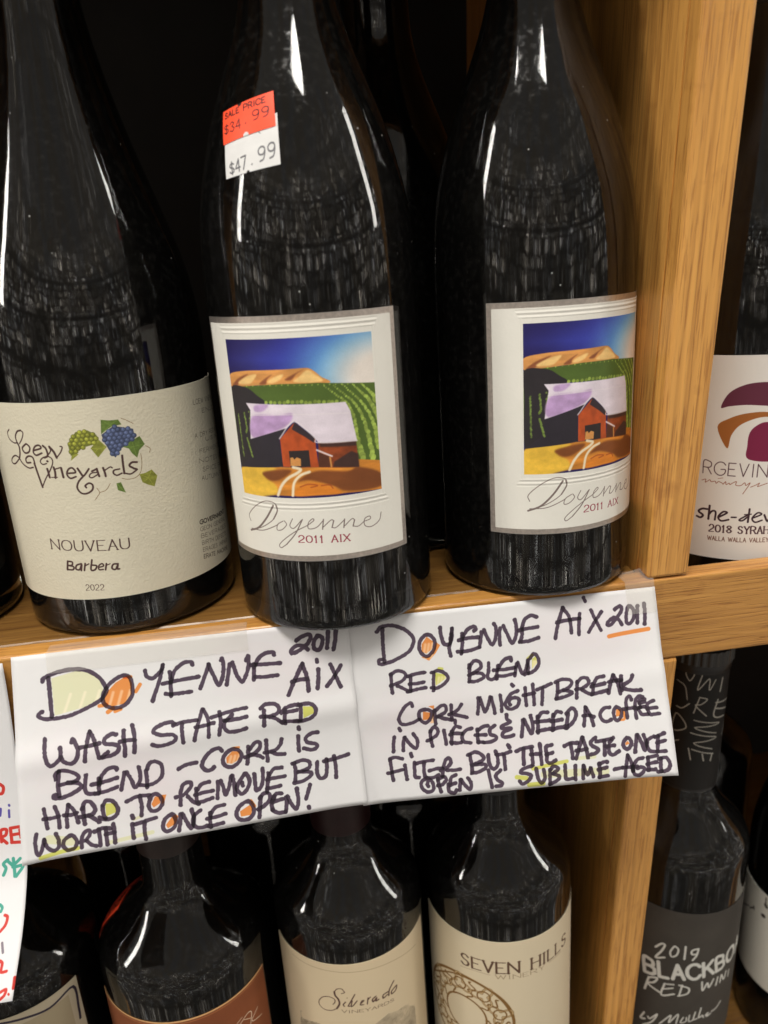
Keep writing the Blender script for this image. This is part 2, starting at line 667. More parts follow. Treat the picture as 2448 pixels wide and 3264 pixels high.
PRINT_LOEW = """
leaf p 70,848 97,842 128,841 137,822 104,820 81,808 63,796
leaf p 128,740 142,760 163,759 193,770 207,737 184,719 172,692 156,712 148,731
leaf2 p 170,629 192,630 217,638 235,610 218,572 196,583 176,597
leaf2 p 19,749 50,779 74,748 39,713 29,731
leaf2 p -57,710 -46,743 -26,731
leaf p 85,609 101,611 112,569 86,583
gg p -57,772 -22,813 20,815 48,795 42,763 -1,756 -42,735 -54,727
bg p 63,794 109,821 175,800 175,766 122,735 98,705 86,718 69,765
vin 2 15,601 22,583 15,572 1,556
vin 2 22,583 45,589 64,612
vin 2 139,844 154,836 178,819
vin 2 209,731 224,717 219,703
vin 2 187,705 186,675 177,639 156,620 127,618 107,625
br 5 -300,826 -314,812 -310,790 -287,777 -267,778
br 7 -237,825 -256,820 -271,800 -268,774
br 5 -237,825 -228,816 -239,794 -257,775
br 8 -267,778 -262,760 -266,737 -275,718
br 6 -275,718 -306,697 -325,699 -322,714 -298,728 -277,722 -262,700 -235,685 -213,688
br 7 -227,774 -247,759 -239,742 -219,745 -210,762 -220,774 -227,774
br 7 -197,751 -162,760 -168,771 -186,766 -198,747 -188,734 -162,742
br 8 -152,769 -142,758 -140,733 -154,725
br 5 -140,733 -125,750 -129,765
br 9 -127,765 -114,746 -107,724
br 5 -107,724 -89,742 -79,761 -86,765
br 5 -163,724 -141,731
br 7 -220,706 -239,705 -240,720 -223,730 -206,725 -202,703
br 9 -204,703 -198,666 -189,614
br 5 -189,614 -169,644 -145,674 -127,703 -127,721 -141,729 -163,724 -176,711 -168,700 -151,703
br 8 -147,712 -145,711
br 9 -153,683 -151,666 -150,651
br 9 -126,688 -124,670 -127,649
br 5 -124,681 -100,687
br 9 -98,685 -97,665 -96,650
br 4 -142,651 -119,651
br 7 -75,664 -49,666 -57,683 -72,679 -81,661 -71,645 -50,650
br 8 -39,680 -27,653
br 7 0,675 -16,656 -28,646 -45,629 -53,607 -42,587 -22,584 -2,595 3,613 -8,622 -23,614 -21,606
br 7 27,672 9,665
br 8 27,672 29,655 31,644
br 5 26,659 6,658 -3,647 6,641 25,650
br 8 49,673 52,656 53,641
br 5 53,663 73,673 80,669
br 6 104,661 85,659 81,648 92,639 110,644
br 8 121,709 119,679 118,642
br 8 168,676 151,678 140,668 151,657 164,649
br 6 163,647 140,636 123,641
br 8 -147,322 -155,288
br 7 -147,322 -129,319 -133,306 -151,305
br 7 -148,305 -127,300 -132,288 -155,288
br 7 -94,312 -113,306 -119,291 -105,288 -93,309 -99,284
br 7 -79,312 -87,284
br 5 -82,302 -65,310
br 7 -51,325 -61,286 -46,285 -38,300 -53,304
br 6 -31,293 -13,297 -17,307 -30,299 -31,284 -16,283
br 7 -1,305 -8,281
br 4 -3,298 12,303
br 7 40,299 23,299 16,284 28,278 39,296 35,279 42,278
br t4 -206,370 91,353 40 NOUVEAU
br t2 -95,203 -26,200 23 2022
gr t2 455,839 703,825 19 LOEW VINEYARDS
gr t2 510,797 705,781 17 ENJOY
gr t2 435,711 704,693 16 A DRY RED WINE
gr t2 507,684 705,661 14 USING
gr t2 452,646 705,619 16 FERMENTED
gr t2 441,608 706,575 17 NOTES OF
gr t2 455,570 705,534 17 SPICE PAIR
gr t2 440,538 705,497 17 AUTUMN FARE
dk t4 393,368 599,349 16 GOVERNMENT
gr t2 390,339 595,318 16 GEON GENERAL
gr t2 389,310 592,286 16 BEVERAGES
gr t2 388,281 588,254 16 BIRTH DEFECTS
gr t2 388,252 585,222 16 ERAGES IMPAIR
gr t3 387,223 581,190 16 ERATE MACHINE"""
PRINT_SHE = """
dkpur p -307,841 -278,903 -216,939 -136,948 -52,933 13,872 -77,840 -128,849 -210,854 -274,847
org p -315,756 -271,795 -207,818 -125,823 -38,798 -73,793 -124,803 -173,796 -229,767 -259,722 -272,666
mag p -194,680 -188,738 -158,771 -122,781 -70,764 -42,690 -57,617 -184,620
brs 3 -364,515 -348,521 -349,507 -331,520 -325,512 -309,516 -304,507 -295,516 -280,510 -276,506 -267,518 -264,505 -253,512 -249,506 -240,513 -225,521 -226,505 -207,504 -192,517 -187,505 -171,516 -196,467
brs 3 -168,498 -149,507 -134,516 -141,501 -124,507 -103,515
brs 2 -298,529 -278,534
dk2 9 -333,385 -354,384 -370,370 -350,355 -360,342 -376,346
dk2 9 -324,402 -326,340
dk2 8 -325,361 -312,379 -298,376 -299,340
dk2 8 -282,355 -252,377 -268,380 -286,355 -273,338 -244,346
dk2 7 -233,358 -215,359
dk2 7 -170,372 -201,349 -189,345 -169,363
dk2 8 -164,399 -167,339
dk2 5 -182,373 -156,376
dk2 7 -147,359 -115,375 -131,382 -151,357 -138,339 -111,348
dk2 8 -103,372 -88,343 -75,376
dkp t4 -362,548 -64,541 56 RGEVINE
dkp t5 -320,284 -79,287 32 2018 SYRAH
br t3 -324,243 -76,248 19 WALLA WALLA VALLEY"""
PRINT_SILVER = """
hat p -337,1304 -333,1250 -277,1272 -217,1289 -209,1250 -357,1149
hat p 21,1267 72,1296 131,1320 187,1301 237,1295 300,1223 305,1059
lin 2 -345,1654 -252,1651 -137,1649 -55,1644 42,1638 185,1622 347,1583
br 3 -74,1529 -71,1520 -86,1513
br 3 -74,1529 -84,1543 -106,1540 -120,1521
br 6 -120,1521 -117,1498 -104,1476 -101,1447 -116,1416
br 3 -116,1416 -144,1399 -180,1396 -204,1416 -203,1445 -180,1475 -148,1485 -123,1473 -123,1454 -133,1440
br 4 -71,1460 -83,1443 -78,1433
br 3 -61,1486 -61,1485
br 4 -24,1504 -51,1452 -60,1434 -51,1433
br 4 -39,1466 -46,1433 -38,1434 -16,1462
br 4 4,1444 16,1457 7,1457 -2,1435 13,1432
br 4 37,1467 31,1431
br 4 34,1454 48,1468
br 5 75,1462 58,1450 61,1434 78,1451 74,1433 88,1436
br 5 138,1456 113,1451 112,1431 133,1440
br 5 174,1501 147,1464 141,1430
br 5 182,1461 159,1447 158,1430 180,1436 189,1459 182,1461
br t2 -93,1393 167,1379 17 VINEYARDS"""
PRINT_SEVEN = """
br3 9 -519,1217 -341,1360 -192,1367 -96,1293 -45,1197 -31,1123
br2 2 -297,1439 -211,1448 -143,1444
br2 3 164,1449 259,1447
br t9 -290,1460 310,1462 68 SEVEN HILLS
br2 t3 -118,1425 137,1428 26 WINERY"""
PRINT_BOARD = """
wh 12 -269,1186 -240,1224 -221,1222 -236,1173 -263,1114 -217,1135
wh 10 -174,1228 -190,1185 -180,1155 -156,1173 -149,1213 -164,1231 -174,1228
wh 11 -113,1242 -113,1152
wh 11 -43,1230 -74,1219 -77,1193 -49,1193 -43,1230 -48,1185 -68,1148
wh 13 -289,951 -306,853
wh 12 -289,951 -244,970 -258,931 -291,903 -225,874
wh 11 -202,947 -213,860 -147,888
wh 9 -202,947 -153,957
wh 9 -205,907 -156,930
wh 10 -108,962 -119,882
wh 10 -125,959 -72,942 -74,903 -124,878
wh 11 2,981 12,917 37,965 51,929 77,981
wh 11 108,982 100,924
wh 11 132,930 137,982 164,934 180,985
wh 10 212,970 209,925
wh 11 -296,676 -314,622 -289,631
wh 9 -273,659 -261,650 -224,704 -248,634 -298,577
wh 8 -207,639 -151,725 -158,666 -113,741 -118,668
wh 7 -82,721 -96,680 -67,689 -64,721
wh 7 -48,737 -49,689 -20,702
wh 8 -16,758 -23,703 -1,707
wh 9 17,783 8,713 30,723 39,705
wh 9 51,716 68,730 60,705 88,716
wh 9 94,729 126,736 162,769
wh t21 -315,977 494,1083 102 BLACKBOARD"""
PRINT_SLEEVE = """
ch 6 -56,2842 -73,2742 -22,2812 -15,2744 14,2803
ch 8 58,2804 50,2726
ch 7 156,2688 155,2739 155,2712 155,2807
ch 6 -59,2700 -81,2602
ch 6 -59,2700 -21,2689 -50,2657 -75,2648 -16,2588
ch 8 42,2679 27,2582 115,2555
ch 8 30,2663 155,2646
ch 8 35,2627 155,2589
ch 6 -75,2559 73,2529 -68,2515 56,2471
ch 6 -86,2480 60,2444 -65,2419 39,2376
ch 6 -72,2379 51,2343
ch 6 -88,2382 -72,2313
ch 7 -16,2353 -5,2309
ch 8 43,2342 37,2301
ch 5 -137,2830 -96,2836 -115,2788 -137,2830
ch 5 -179,2770 -136,2750 -118,2675
ch 6 -170,2616 -140,2616 -106,2653
ch 6 -169,2572 -181,2468 -114,2498 -123,2540 -169,2572
ch 5 -140,2417 -162,2403
ch 6 156,2508 121,2429 155,2487 155,2434
ch 2 155,2394 113,2288
ch 6 155,2311 155,2317
ch 2 155,2680 155,2567"""
PRINT_ORANGE = """
wh 4 266,1392 311,1414 336,1399 321,1338
wh 3 287,1399 331,1366
wh 4 378,1387 335,1356 343,1336 399,1318
wh 3 249,1408 281,1422"""
PRINT_CREAM = """
navy 12 -3,1664 40,1663 142,1645 249,1624 369,1638 372,1501 368,1440"""
PRINT_WHITE = """
dk 7 -750,822 -662,889
dk 10 -647,887 -605,929
dk 9 -612,939 -603,915
dk 2 -842,870 -842,864
dk 10 -518,1090 -517,1042
dk 25 -516,1035 -511,1027
dk 26 -530,940 -521,945"""

# ------------------------------------------------------------------ drawing flat print on a canvas (millimetre coordinates)
FONT = {
'A': '0,0 .5,1 1,0|.2,.36 .8,.36', 'B': '0,0 0,1 .6,1 .85,.85 .8,.6 .55,.54 0,.54|.55,.54 .95,.42 .95,.12 .65,0 0,0',
'C': '1,.82 .75,1 .35,1 0,.72 0,.28 .35,0 .75,0 1,.18', 'D': '0,0 0,1 .5,1 .95,.75 1,.4 .8,.1 .5,0 0,0',
'E': '.9,1 0,1 0,0 .95,0|0,.52 .75,.52', 'F': '.9,1 0,1 0,0|0,.52 .75,.52', 'G': '1,.82 .75,1 .35,1 0,.72 0,.28 .35,0 .75,0 1,.2 1,.45 .6,.45',
'H': '0,0 0,1|1,0 1,1|0,.52 1,.52', 'I': '.5,0 .5,1', 'J': '.8,1 .8,.2 .5,0 .1,.15', 'K': '0,0 0,1|.95,1 0,.42|.35,.62 1,0',
'L': '0,1 0,0 .9,0', 'M': '0,0 .1,1 .5,.2 .9,1 1,0', 'N': '0,0 0,1 1,0 1,1', 'O': '.5,1 .15,.88 0,.5 .15,.12 .5,0 .85,.12 1,.5 .85,.88 .5,1',
'P': '0,0 0,1 .65,1 .95,.85 .9,.58 .6,.48 0,.48', 'Q': '.5,1 .1,.85 0,.5 .1,.15 .5,0 .9,.15 1,.5 .9,.85 .5,1|.6,.3 1,-.1',
'R': '0,0 0,1 .65,1 .92,.85 .88,.6 .6,.5 0,.5|.5,.5 1,0', 'S': '.92,.84 .6,1 .2,.96 .05,.75 .3,.57 .75,.45 .95,.25 .75,.03 .3,0 0,.17',
'T': '0,1 1,1|.5,1 .5,0', 'U': '0,1 0,.3 .2,.05 .5,0 .8,.05 1,.3 1,1', 'V': '0,1 .5,0 1,1', 'W': '0,1 .25,0 .5,.85 .75,0 1,1',
'X': '0,1 1,0|1,1 0,0', 'Y': '0,1 .5,.48 1,1|.5,.48 .5,0', 'Z': '0,1 1,1 0,0 1,0',
'0': '.5,1 .12,.85 0,.5 .12,.15 .5,0 .88,.15 1,.5 .88,.85 .5,1', '1': '.15,.8 .5,1 .5,0', '2': '.05,.78 .3,1 .7,1 .95,.75 .8,.5 0,0 1,0',
'3': '.05,.85 .5,1 .9,.8 .5,.55 .95,.3 .6,0 .05,.12', '4': '.75,0 .75,1 0,.3 1,.3', '5': '.9,1 .15,1 .1,.55 .6,.6 .95,.35 .7,.02 .05,.08',
'7': '0,1 1,1 .35,0', '8': '.5,1 .1,.8 .5,.55 .95,.25 .5,0 .05,.25 .5,.55 .9,.8 .5,1', '9': '.95,.7 .7,.45 .2,.5 .05,.8 .4,1 .85,.92 .95,.6 .7,.1 .2,0',
'$': '.92,.78 .6,.9 .2,.86 .05,.7 .3,.55 .75,.45 .95,.28 .75,.1 .3,.08 0,.2|.5,1.05 .5,-.05', '.': '.4,0 .6,.02', '-': '.1,.45 .9,.45'}
WID = {'I': .25, 'W': 1.15, 'M': 1.05, ' ': .5, '1': .45, '.': .3, 'E': .65, 'L': .62, 'F': .6, 'S': .65, 'N': .85, 'O': .95, 'G': .9, 'C': .85}
def sm(pts, closed=False, n=5):
    p = np.asarray(pts, float)
    if len(p) < 3:
        return p
    q = np.vstack([2 * p[0] - p[1], p, 2 * p[-1] - p[-2]])
    if np.allclose(p[0], p[-1]):
        q[0], q[-1] = p[-2], p[1]
    out = []
    for i in range(1, len(q) - 2):
        a, b, c, d = q[i - 1], q[i], q[i + 1], q[i + 2]
        for t in np.linspace(0, 1, n, endpoint=False):
            out.append(.5 * (2 * b + (c - a) * t + (2 * a - 5 * b + 4 * c - d) * t * t + (3 * b - 3 * c + d - a) * t ** 3))
    out.append(q[-2])
    return np.array(out)
class Canvas:
    """x to the right, y up (or down when flip) in mm; colours are display values"""
    def __init__(s, x0, x1, y0, y1, ppm, col, flip=False):
        s.x0, s.x1, s.y0, s.y1, s.k, s.flip = x0, x1, y0, y1, ppm, flip
        s.w, s.h = int((x1 - x0) * ppm), int((y1 - y0) * ppm)
        s.a = np.ones((s.h, s.w, 3)) * np.array(col)
        s.rng = np.random.RandomState(5)
        s.nz = None
    def px(s, pts):
        p = np.asarray(pts, float)
        y = (s.y1 - p[:, 1]) if s.flip else (p[:, 1] - s.y0)
        return np.stack([(p[:, 0] - s.x0) * s.k, y * s.k], 1)          # row 0 is the bottom row
    def box(s, p, m):
        a = np.floor(p.min(0) - m).astype(int)
        b = np.ceil(p.max(0) + m).astype(int)
        return max(a[0], 0), min(b[0], s.w), max(a[1], 0), min(b[1], s.h)
    def lay(s, bx, cov, col):
        xa, xb, ya, yb = bx
        c = np.asarray(col)
        s.a[ya:yb, xa:xb] = s.a[ya:yb, xa:xb] * (1 - cov[..., None]) + c * cov[..., None]
    def stroke(s, pts, w, col, alpha=1.0, smooth=True, soft=0.0, mul=False):
        p = s.px(sm(pts) if smooth else pts)
        r = w * s.k / 2
        bx = s.box(p, r + 2 + soft * s.k)
        xa, xb, ya, yb = bx
        if xb <= xa or yb <= ya:
            return
        X, Y = np.meshgrid(np.arange(xa, xb) + .5, np.arange(ya, yb) + .5)
        d = np.full(X.shape, 1e9)
        if len(p) == 1:
            d = np.hypot(X - p[0, 0], Y - p[0, 1])
        for i in range(len(p) - 1):
            ux, uy = p[i + 1] - p[i]
            L = ux * ux + uy * uy + 1e-9
            t = np.clip(((X - p[i, 0]) * ux + (Y - p[i, 1]) * uy) / L, 0, 1)
            d = np.minimum(d, np.hypot(X - p[i, 0] - t * ux, Y - p[i, 1] - t * uy))
        if s.nz is not None:
            r = r * (1 + s.nz[ya:yb, xa:xb])
        e = .5 + soft * s.k
        cov = np.clip((r - d + e) / (2 * e), 0, 1) * alpha
        if mul:
            s.a[ya:yb, xa:xb] *= 1 - cov[..., None] * (1 - np.asarray(col))
        else:
            s.lay(bx, cov, col)
    def cover(s, pts, grow=1):
        p = s.px(pts)
        bx = s.box(p, 1 + grow)
        xa, xb, ya, yb = bx
        cov = np.zeros((max(yb - ya, 0), max(xb - xa, 0)))
        if cov.size == 0:
            return bx, cov
        for dx in (.17, .5, .83):
            for dy in (.17, .5, .83):
                X, Y = np.meshgrid(np.arange(xa, xb) + dx, np.arange(ya, yb) + dy)
                ins = np.zeros(X.shape, bool)
                for i in range(len(p)):
                    (x1, y1), (x2, y2) = p[i], p[(i + 1) % len(p)]
                    if y1 == y2:
                        continue
                    ins ^= ((y1 > Y) != (y2 > Y)) & (X < (x2 - x1) * (Y - y1) / (y2 - y1) + x1)
                cov += ins / 9.
        return bx, cov
    def poly(s, pts, col, alpha=1.0, mul=False, vary=0.0, soft=0.0):
        bx, cov = s.cover(pts, 1 + int(soft * s.k * 2))
        for _ in range(int(soft * s.k * 2)):
            if min(cov.shape) < 4:
                break
            c = np.pad(cov, 1, mode='edge')
            cov = .2 * (c[1:-1, 1:-1] + c[:-2, 1:-1] + c[2:, 1:-1] + c[1:-1, :-2] + c[1:-1, 2:])
        if cov.size == 0:
            return
        if vary:
            c = np.asarray(col) * (1 + vary * s.cloud(cov.shape)[..., None])
            xa, xb, ya, yb = bx
            s.a[ya:yb, xa:xb] = s.a[ya:yb, xa:xb] * (1 - alpha * cov[..., None]) + c * alpha * cov[..., None]
        elif mul:
            xa, xb, ya, yb = bx
            s.a[ya:yb, xa:xb] *= 1 - alpha * cov[..., None] * (1 - np.asarray(col))
        else:
            s.lay(bx, cov * alpha, col)
    def cloud(s, shape):
        out = np.zeros(shape)
        for n, a in ((6, .6), (14, .3), (40, .15)):
            g = s.rng.uniform(-1, 1, (n + 2, n + 2))
            yy, xx = np.linspace(0, n, shape[0]), np.linspace(0, n, shape[1])
            yi, xi = yy.astype(int), xx.astype(int)
            fy, fx = (yy - yi)[:, None], (xx - xi)[None]
            fy, fx = fy * fy * (3 - 2 * fy), fx * fx * (3 - 2 * fx)
            out += a * ((g[yi][:, xi] * (1 - fx) + g[yi][:, xi + 1] * fx) * (1 - fy) + (g[yi + 1][:, xi] * (1 - fx) + g[yi + 1][:, xi + 1] * fx) * fy)
        return out
    def text(s, txt, p0, p1, h, w, col, serif=False):
        tot = sum(WID.get(c, .75) for c in txt) + .26 * (len(txt) - 1)
        d = np.subtract(p1, p0)
        L = np.hypot(*d)
        ex = d / L
        ey = np.array([-ex[1], ex[0]])
        if s.flip:
            ey = -ey
        sc = L / tot
        x = 0.
        for c in txt:
            cw = WID.get(c, .75)
            if c != ' ':
                for st in FONT[c].split('|'):
                    q = [tuple(float(v) for v in a.split(',')) for a in st.split()]
                    P = [np.array(p0) + ex * (x + a * cw) * sc + ey * b * h for a, b in q]
                    if not serif:
                        s.stroke(P, w, col, smooth=len(q) > 6)
                        continue
                    P = sm(P) if len(q) > 6 else P
                    for u, v in zip(P[:-1], P[1:]):
                        k = abs((v - u) @ ey) / (np.hypot(*(v - u)) + 1e-9)
                        s.stroke([u, v], w * (.62 + .62 * k), col, smooth=False)
                    for (a, b), pt in ((q[0], P[0]), (q[-1], P[-1])):
                        if b in (0., 1.) and len(q) <= 4:
                            s.stroke([pt - ex * h * .10, pt + ex * h * .10], w * .6, col, smooth=False)
            x += cw + .26
    def image(s, name):
        im = bpy.data.images.new(name, s.w, s.h)
        buf = np.ones((s.h, s.w, 4), np.float32)
        buf[..., :3] = np.clip(s.a, 0, 1)
        im.pixels.foreach_set(buf.ravel())
        im.update()
        im.pack()
        return im
def pts_of(words):
    return [tuple(float(v) / 10 for v in q.split(',')) for q in words]
def print_on(cv, data, colours, scale=1.0, soft=0.0, skip=()):
    for l in data.strip().split('\n'):
        w = l.split()
        if w[0] in skip:
            continue
        col = colours[w[0]]
        if w[1][0] == 't':
            a, b = pts_of(w[2:4])
            cv.text(' '.join(w[5:]), a, b, float(w[4]) / 10, float(w[1][1:]) / 10, col, serif=w[5] not in ('BLACKBOARD', 'RGEVINE', 'WALLA'))
        elif w[1] == 'p':
            P = pts_of(w[2:])
            cv.poly(sm(P + P[:1]), col)
        else:
            cv.stroke(pts_of(w[2:]), float(w[1]) / 10 * scale, col, soft=soft)

# ------------------------------------------------------------------ materials
def mat(name):
    m = bpy.data.materials.new(name)
    m.use_nodes = True
    return m, m.node_tree, m.node_tree.nodes['Principled BSDF']
def plain(name, col, rough=.5, metal=0., noise=0., scale=60., bump=0., spec=.5):
    m, t, b = mat(name)
    b.inputs['Roughness'].default_value = rough
    b.inputs['Metallic'].default_value = metal
    b.inputs['Specular IOR Level'].default_value = spec
    b.inputs['Base Color'].default_value = (*col, 1)
    if noise or bump:
        c = N(t, 'ShaderNodeTexCoord')
        n = N(t, 'ShaderNodeTexNoise')
        n.inputs['Scale'].default_value = scale
        n.inputs['Detail'].default_value = 6
        t.links.new(c.outputs['Object'], n.inputs['Vector'])
        if noise:
            r = N(t, 'ShaderNodeValToRGB')
            r.color_ramp.elements[0].position, r.color_ramp.elements[1].position = .3, .7
            r.color_ramp.elements[0].color = (*[v * (1 - noise) for v in col], 1)
            r.color_ramp.elements[1].color = (*[min(1, v * (1 + noise)) for v in col], 1)
            t.links.new(n.outputs[0], r.inputs[0])
            t.links.new(r.outputs[0], b.inputs['Base Color'])
        if bump:
            bp = N(t, 'ShaderNodeBump')
            bp.inputs['Strength'].default_value = bump
            bp.inputs['Distance'].default_value = .001
            t.links.new(n.outputs[0], bp.inputs['Height'])
            t.links.new(bp.outputs[0], b.inputs['Normal'])
    return m
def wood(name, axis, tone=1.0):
    """oak: grain runs along the given local axis"""
    m, t, b = mat(name)
    c = N(t, 'ShaderNodeTexCoord')
    def stretch(along, across):
        mp = N(t, 'ShaderNodeMapping')
        sc = [across] * 3
        sc[axis] = along
        mp.inputs['Scale'].default_value = sc
        t.links.new(c.outputs['Object'], mp.inputs['Vector'])
        return mp.outputs[0]
    def noise(v, det=4, dist=0.):
        n = N(t, 'ShaderNodeTexNoise')
        n.inputs['Scale'].default_value = 1
        n.inputs['Detail'].default_value = det
        n.inputs['Distortion'].default_value = dist
        t.links.new(v, n.inputs['Vector'])
        return n.outputs[0]
    g1 = noise(stretch(6, 420), 6, .15)
    g2 = noise(stretch(2.2, 45), 3, .15)
    pore = noise(stretch(46, 1500), 3)
    r = N(t, 'ShaderNodeValToRGB')
    e = r.color_ramp.elements
    e[0].position, e[1].position = .36, .66
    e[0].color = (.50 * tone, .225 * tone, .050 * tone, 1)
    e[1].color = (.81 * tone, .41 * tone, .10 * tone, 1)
    t.links.new(math_node(t, 'ADD', math_node(t, 'MULTIPLY', g1, .6), math_node(t, 'MULTIPLY', g2, .4)), r.inputs[0])
    pr = N(t, 'ShaderNodeMapRange')
    t.links.new(pore, pr.inputs[0])
    pr.inputs[1].default_value, pr.inputs[2].default_value = .54, .63
    mx = N(t, 'ShaderNodeMix', data_type='RGBA', blend_type='MULTIPLY')
    mx.inputs[7].default_value = (.50, .36, .24, 1)
    t.links.new(math_node(t, 'MULTIPLY', pr.outputs[0], .58), mx.inputs[0])
    t.links.new(r.outputs[0], mx.inputs[6])
    # handling marks and small dark flecks
    fl = N(t, 'ShaderNodeTexNoise')
    fl.inputs['Scale'].default_value = 75
    fl.inputs['Detail'].default_value = 5
    t.links.new(c.outputs['Object'], fl.inputs['Vector'])
    fr = N(t, 'ShaderNodeMapRange')
    t.links.new(fl.outputs[0], fr.inputs[0])
    fr.inputs[1].default_value, fr.inputs[2].default_value = .60, .78
    my = N(t, 'ShaderNodeMix', data_type='RGBA', blend_type='MULTIPLY')
    my.inputs[7].default_value = (.55, .42, .32, 1)
    t.links.new(math_node(t, 'MULTIPLY', fr.outputs[0], .6), my.inputs[0])
    t.links.new(mx.outputs[2], my.inputs[6])
    t.links.new(my.outputs[2], b.inputs['Base Color'])
    b.inputs['Roughness'].default_value = .38
    b.inputs['Coat Weight'].default_value = .25
    b.inputs['Coat Roughness'].default_value = .25
    bp = N(t, 'ShaderNodeBump')
    bp.inputs['Strength'].default_value = .35
    bp.inputs['Distance'].default_value = .0006
    t.links.new(math_node(t, 'SUBTRACT', math_node(t, 'MULTIPLY', g1, .6), pr.outputs[0]), bp.inputs['Height'])
    t.links.new(bp.outputs[0], b.inputs['Normal'])
    return m
def printed(name, im, rough=.6, bump=.1, bscale=900., hmap=None, spec=.35, detail=3, bdist=.0004):
    m, t, b = mat(name)
    tx = N(t, 'ShaderNodeTexImage', image=im, extension='EXTEND')
    t.links.new(tx.outputs[0], b.inputs['Base Color'])
    b.inputs['Roughness'].default_value = rough
    b.inputs['Specular IOR Level'].default_value = spec
    c = N(t, 'ShaderNodeTexCoord')
    n = N(t, 'ShaderNodeTexNoise')
    n.inputs['Scale'].default_value = bscale
    n.inputs['Detail'].default_value = detail
    t.links.new(c.outputs['Object'], n.inputs['Vector'])
    bp = N(t, 'ShaderNodeBump')
    bp.inputs['Strength'].default_value = bump
    bp.inputs['Distance'].default_value = bdist
    t.links.new(n.outputs[0], bp.inputs['Height'])
    if hmap:
        h = N(t, 'ShaderNodeTexImage', image=hmap, extension='EXTEND')
        hmap.colorspace_settings.name = 'Non-Color'
        b2 = N(t, 'ShaderNodeBump')
        b2.inputs['Strength'].default_value = .8
        b2.inputs['Distance'].default_value = .0004
        t.links.new(h.outputs[0], b2.inputs['Height'])
        t.links.new(bp.outputs[0], b2.inputs['Normal'])
        t.links.new(b2.outputs[0], b.inputs['Normal'])
    else:
        t.links.new(bp.outputs[0], b.inputs['Normal'])
    return m
def glass(name, col):
    m, t, b = mat(name)
    b.inputs['Base Color'].default_value = (*col, 1)
    b.inputs['Transmission Weight'].default_value = 1
    b.inputs['IOR'].default_value = 1.52
    b.inputs['Specular IOR Level'].default_value = .85
    c = N(t, 'ShaderNodeTexCoord')
    n = N(t, 'ShaderNodeTexNoise')
    n.inputs['Scale'].default_value = 26
    n.inputs['Detail'].default_value = 2
    t.links.new(c.outputs['Object'], n.inputs['Vector'])
    bp = N(t, 'ShaderNodeBump')
    bp.inputs['Strength'].default_value = .03
    bp.inputs['Distance'].default_value = .002
    t.links.new(n.outputs[0], bp.inputs['Height'])
    t.links.new(bp.outputs[0], b.inputs['Normal'])
    # dust: faint dull speckle in the gloss
    d = N(t, 'ShaderNodeTexNoise')
    d.inputs['Scale'].default_value = 420
    d.inputs['Detail'].default_value = 4
    t.links.new(c.outputs['Object'], d.inputs['Vector'])
    mr = N(t, 'ShaderNodeMapRange')
    t.links.new(d.outputs[0], mr.inputs[0])
    mr.inputs[1].default_value, mr.inputs[2].default_value = .5, .8
    mr.inputs[3].default_value, mr.inputs[4].default_value = .042, .16
    t.links.new(mr.outputs[0], b.inputs['Roughness'])
    # specks of lint and dust lying on the glass
    vo = N(t, 'ShaderNodeTexVoronoi', feature='F1')
    vo.inputs['Scale'].default_value = 330
    t.links.new(c.outputs['Object'], vo.inputs['Vector'])
    sp = N(t, 'ShaderNodeSeparateColor')
    t.links.new(vo.outputs['Color'], sp.inputs[0])
    near = math_node(t, 'LESS_THAN', vo.outputs['Distance'], .10)
    rare = math_node(t, 'GREATER_THAN', sp.outputs[0], .98)
    df = N(t, 'ShaderNodeBsdfDiffuse')
    df.inputs[0].default_value = (.55, .53, .50, 1)
    ms_ = N(t, 'ShaderNodeMixShader')
    film = math_node(t, 'MULTIPLY', mr.outputs[0], .10)
    t.links.new(math_node(t, 'MAXIMUM', math_node(t, 'MULTIPLY', math_node(t, 'MULTIPLY', near, rare), .55), film), ms_.inputs[0])
    t.links.new(b.outputs[0], ms_.inputs[1])
    t.links.new(df.outputs[0], ms_.inputs[2])
    t.links.new(ms_.outputs[0], t.nodes['Material Output'].inputs[0])
    return m
M_GLASS = glass('dark_glass', (.62, .66, .60))
M_GLASS2 = glass('olive_glass', (.30, .31, .22))
M_WINE = plain('red_wine', (.022, .014, .011), .5, spec=.0)
M_FOIL = plain('silver_foil', (.56, .50, .455), .34, .85, .12, 900, .05)
M_CAP_BLACK = plain('black_capsule', (.012, .011, .011), .38, .0, .2, 200, .05)
M_CAP_RED = plain('dark_red_capsule', (.020, .006, .006), .35, .3, .2, 200, .05)
M_CAP_BROWN = plain('brown_capsule', (.022, .012, .010), .4, .1, .2, 200, .05)
M_OAK_X, M_OAK_Z = wood('oak_along_rail', 0, .84), wood('oak_along_post', 2)
M_OAK_SHADED = wood('oak_shelf_shaded', 0, .30)  # same oak, darkened so the shade behind the bottles sits in its colour
M_BACK = plain('black_back_board', (.010, .009, .008), .7, noise=.3, scale=30)

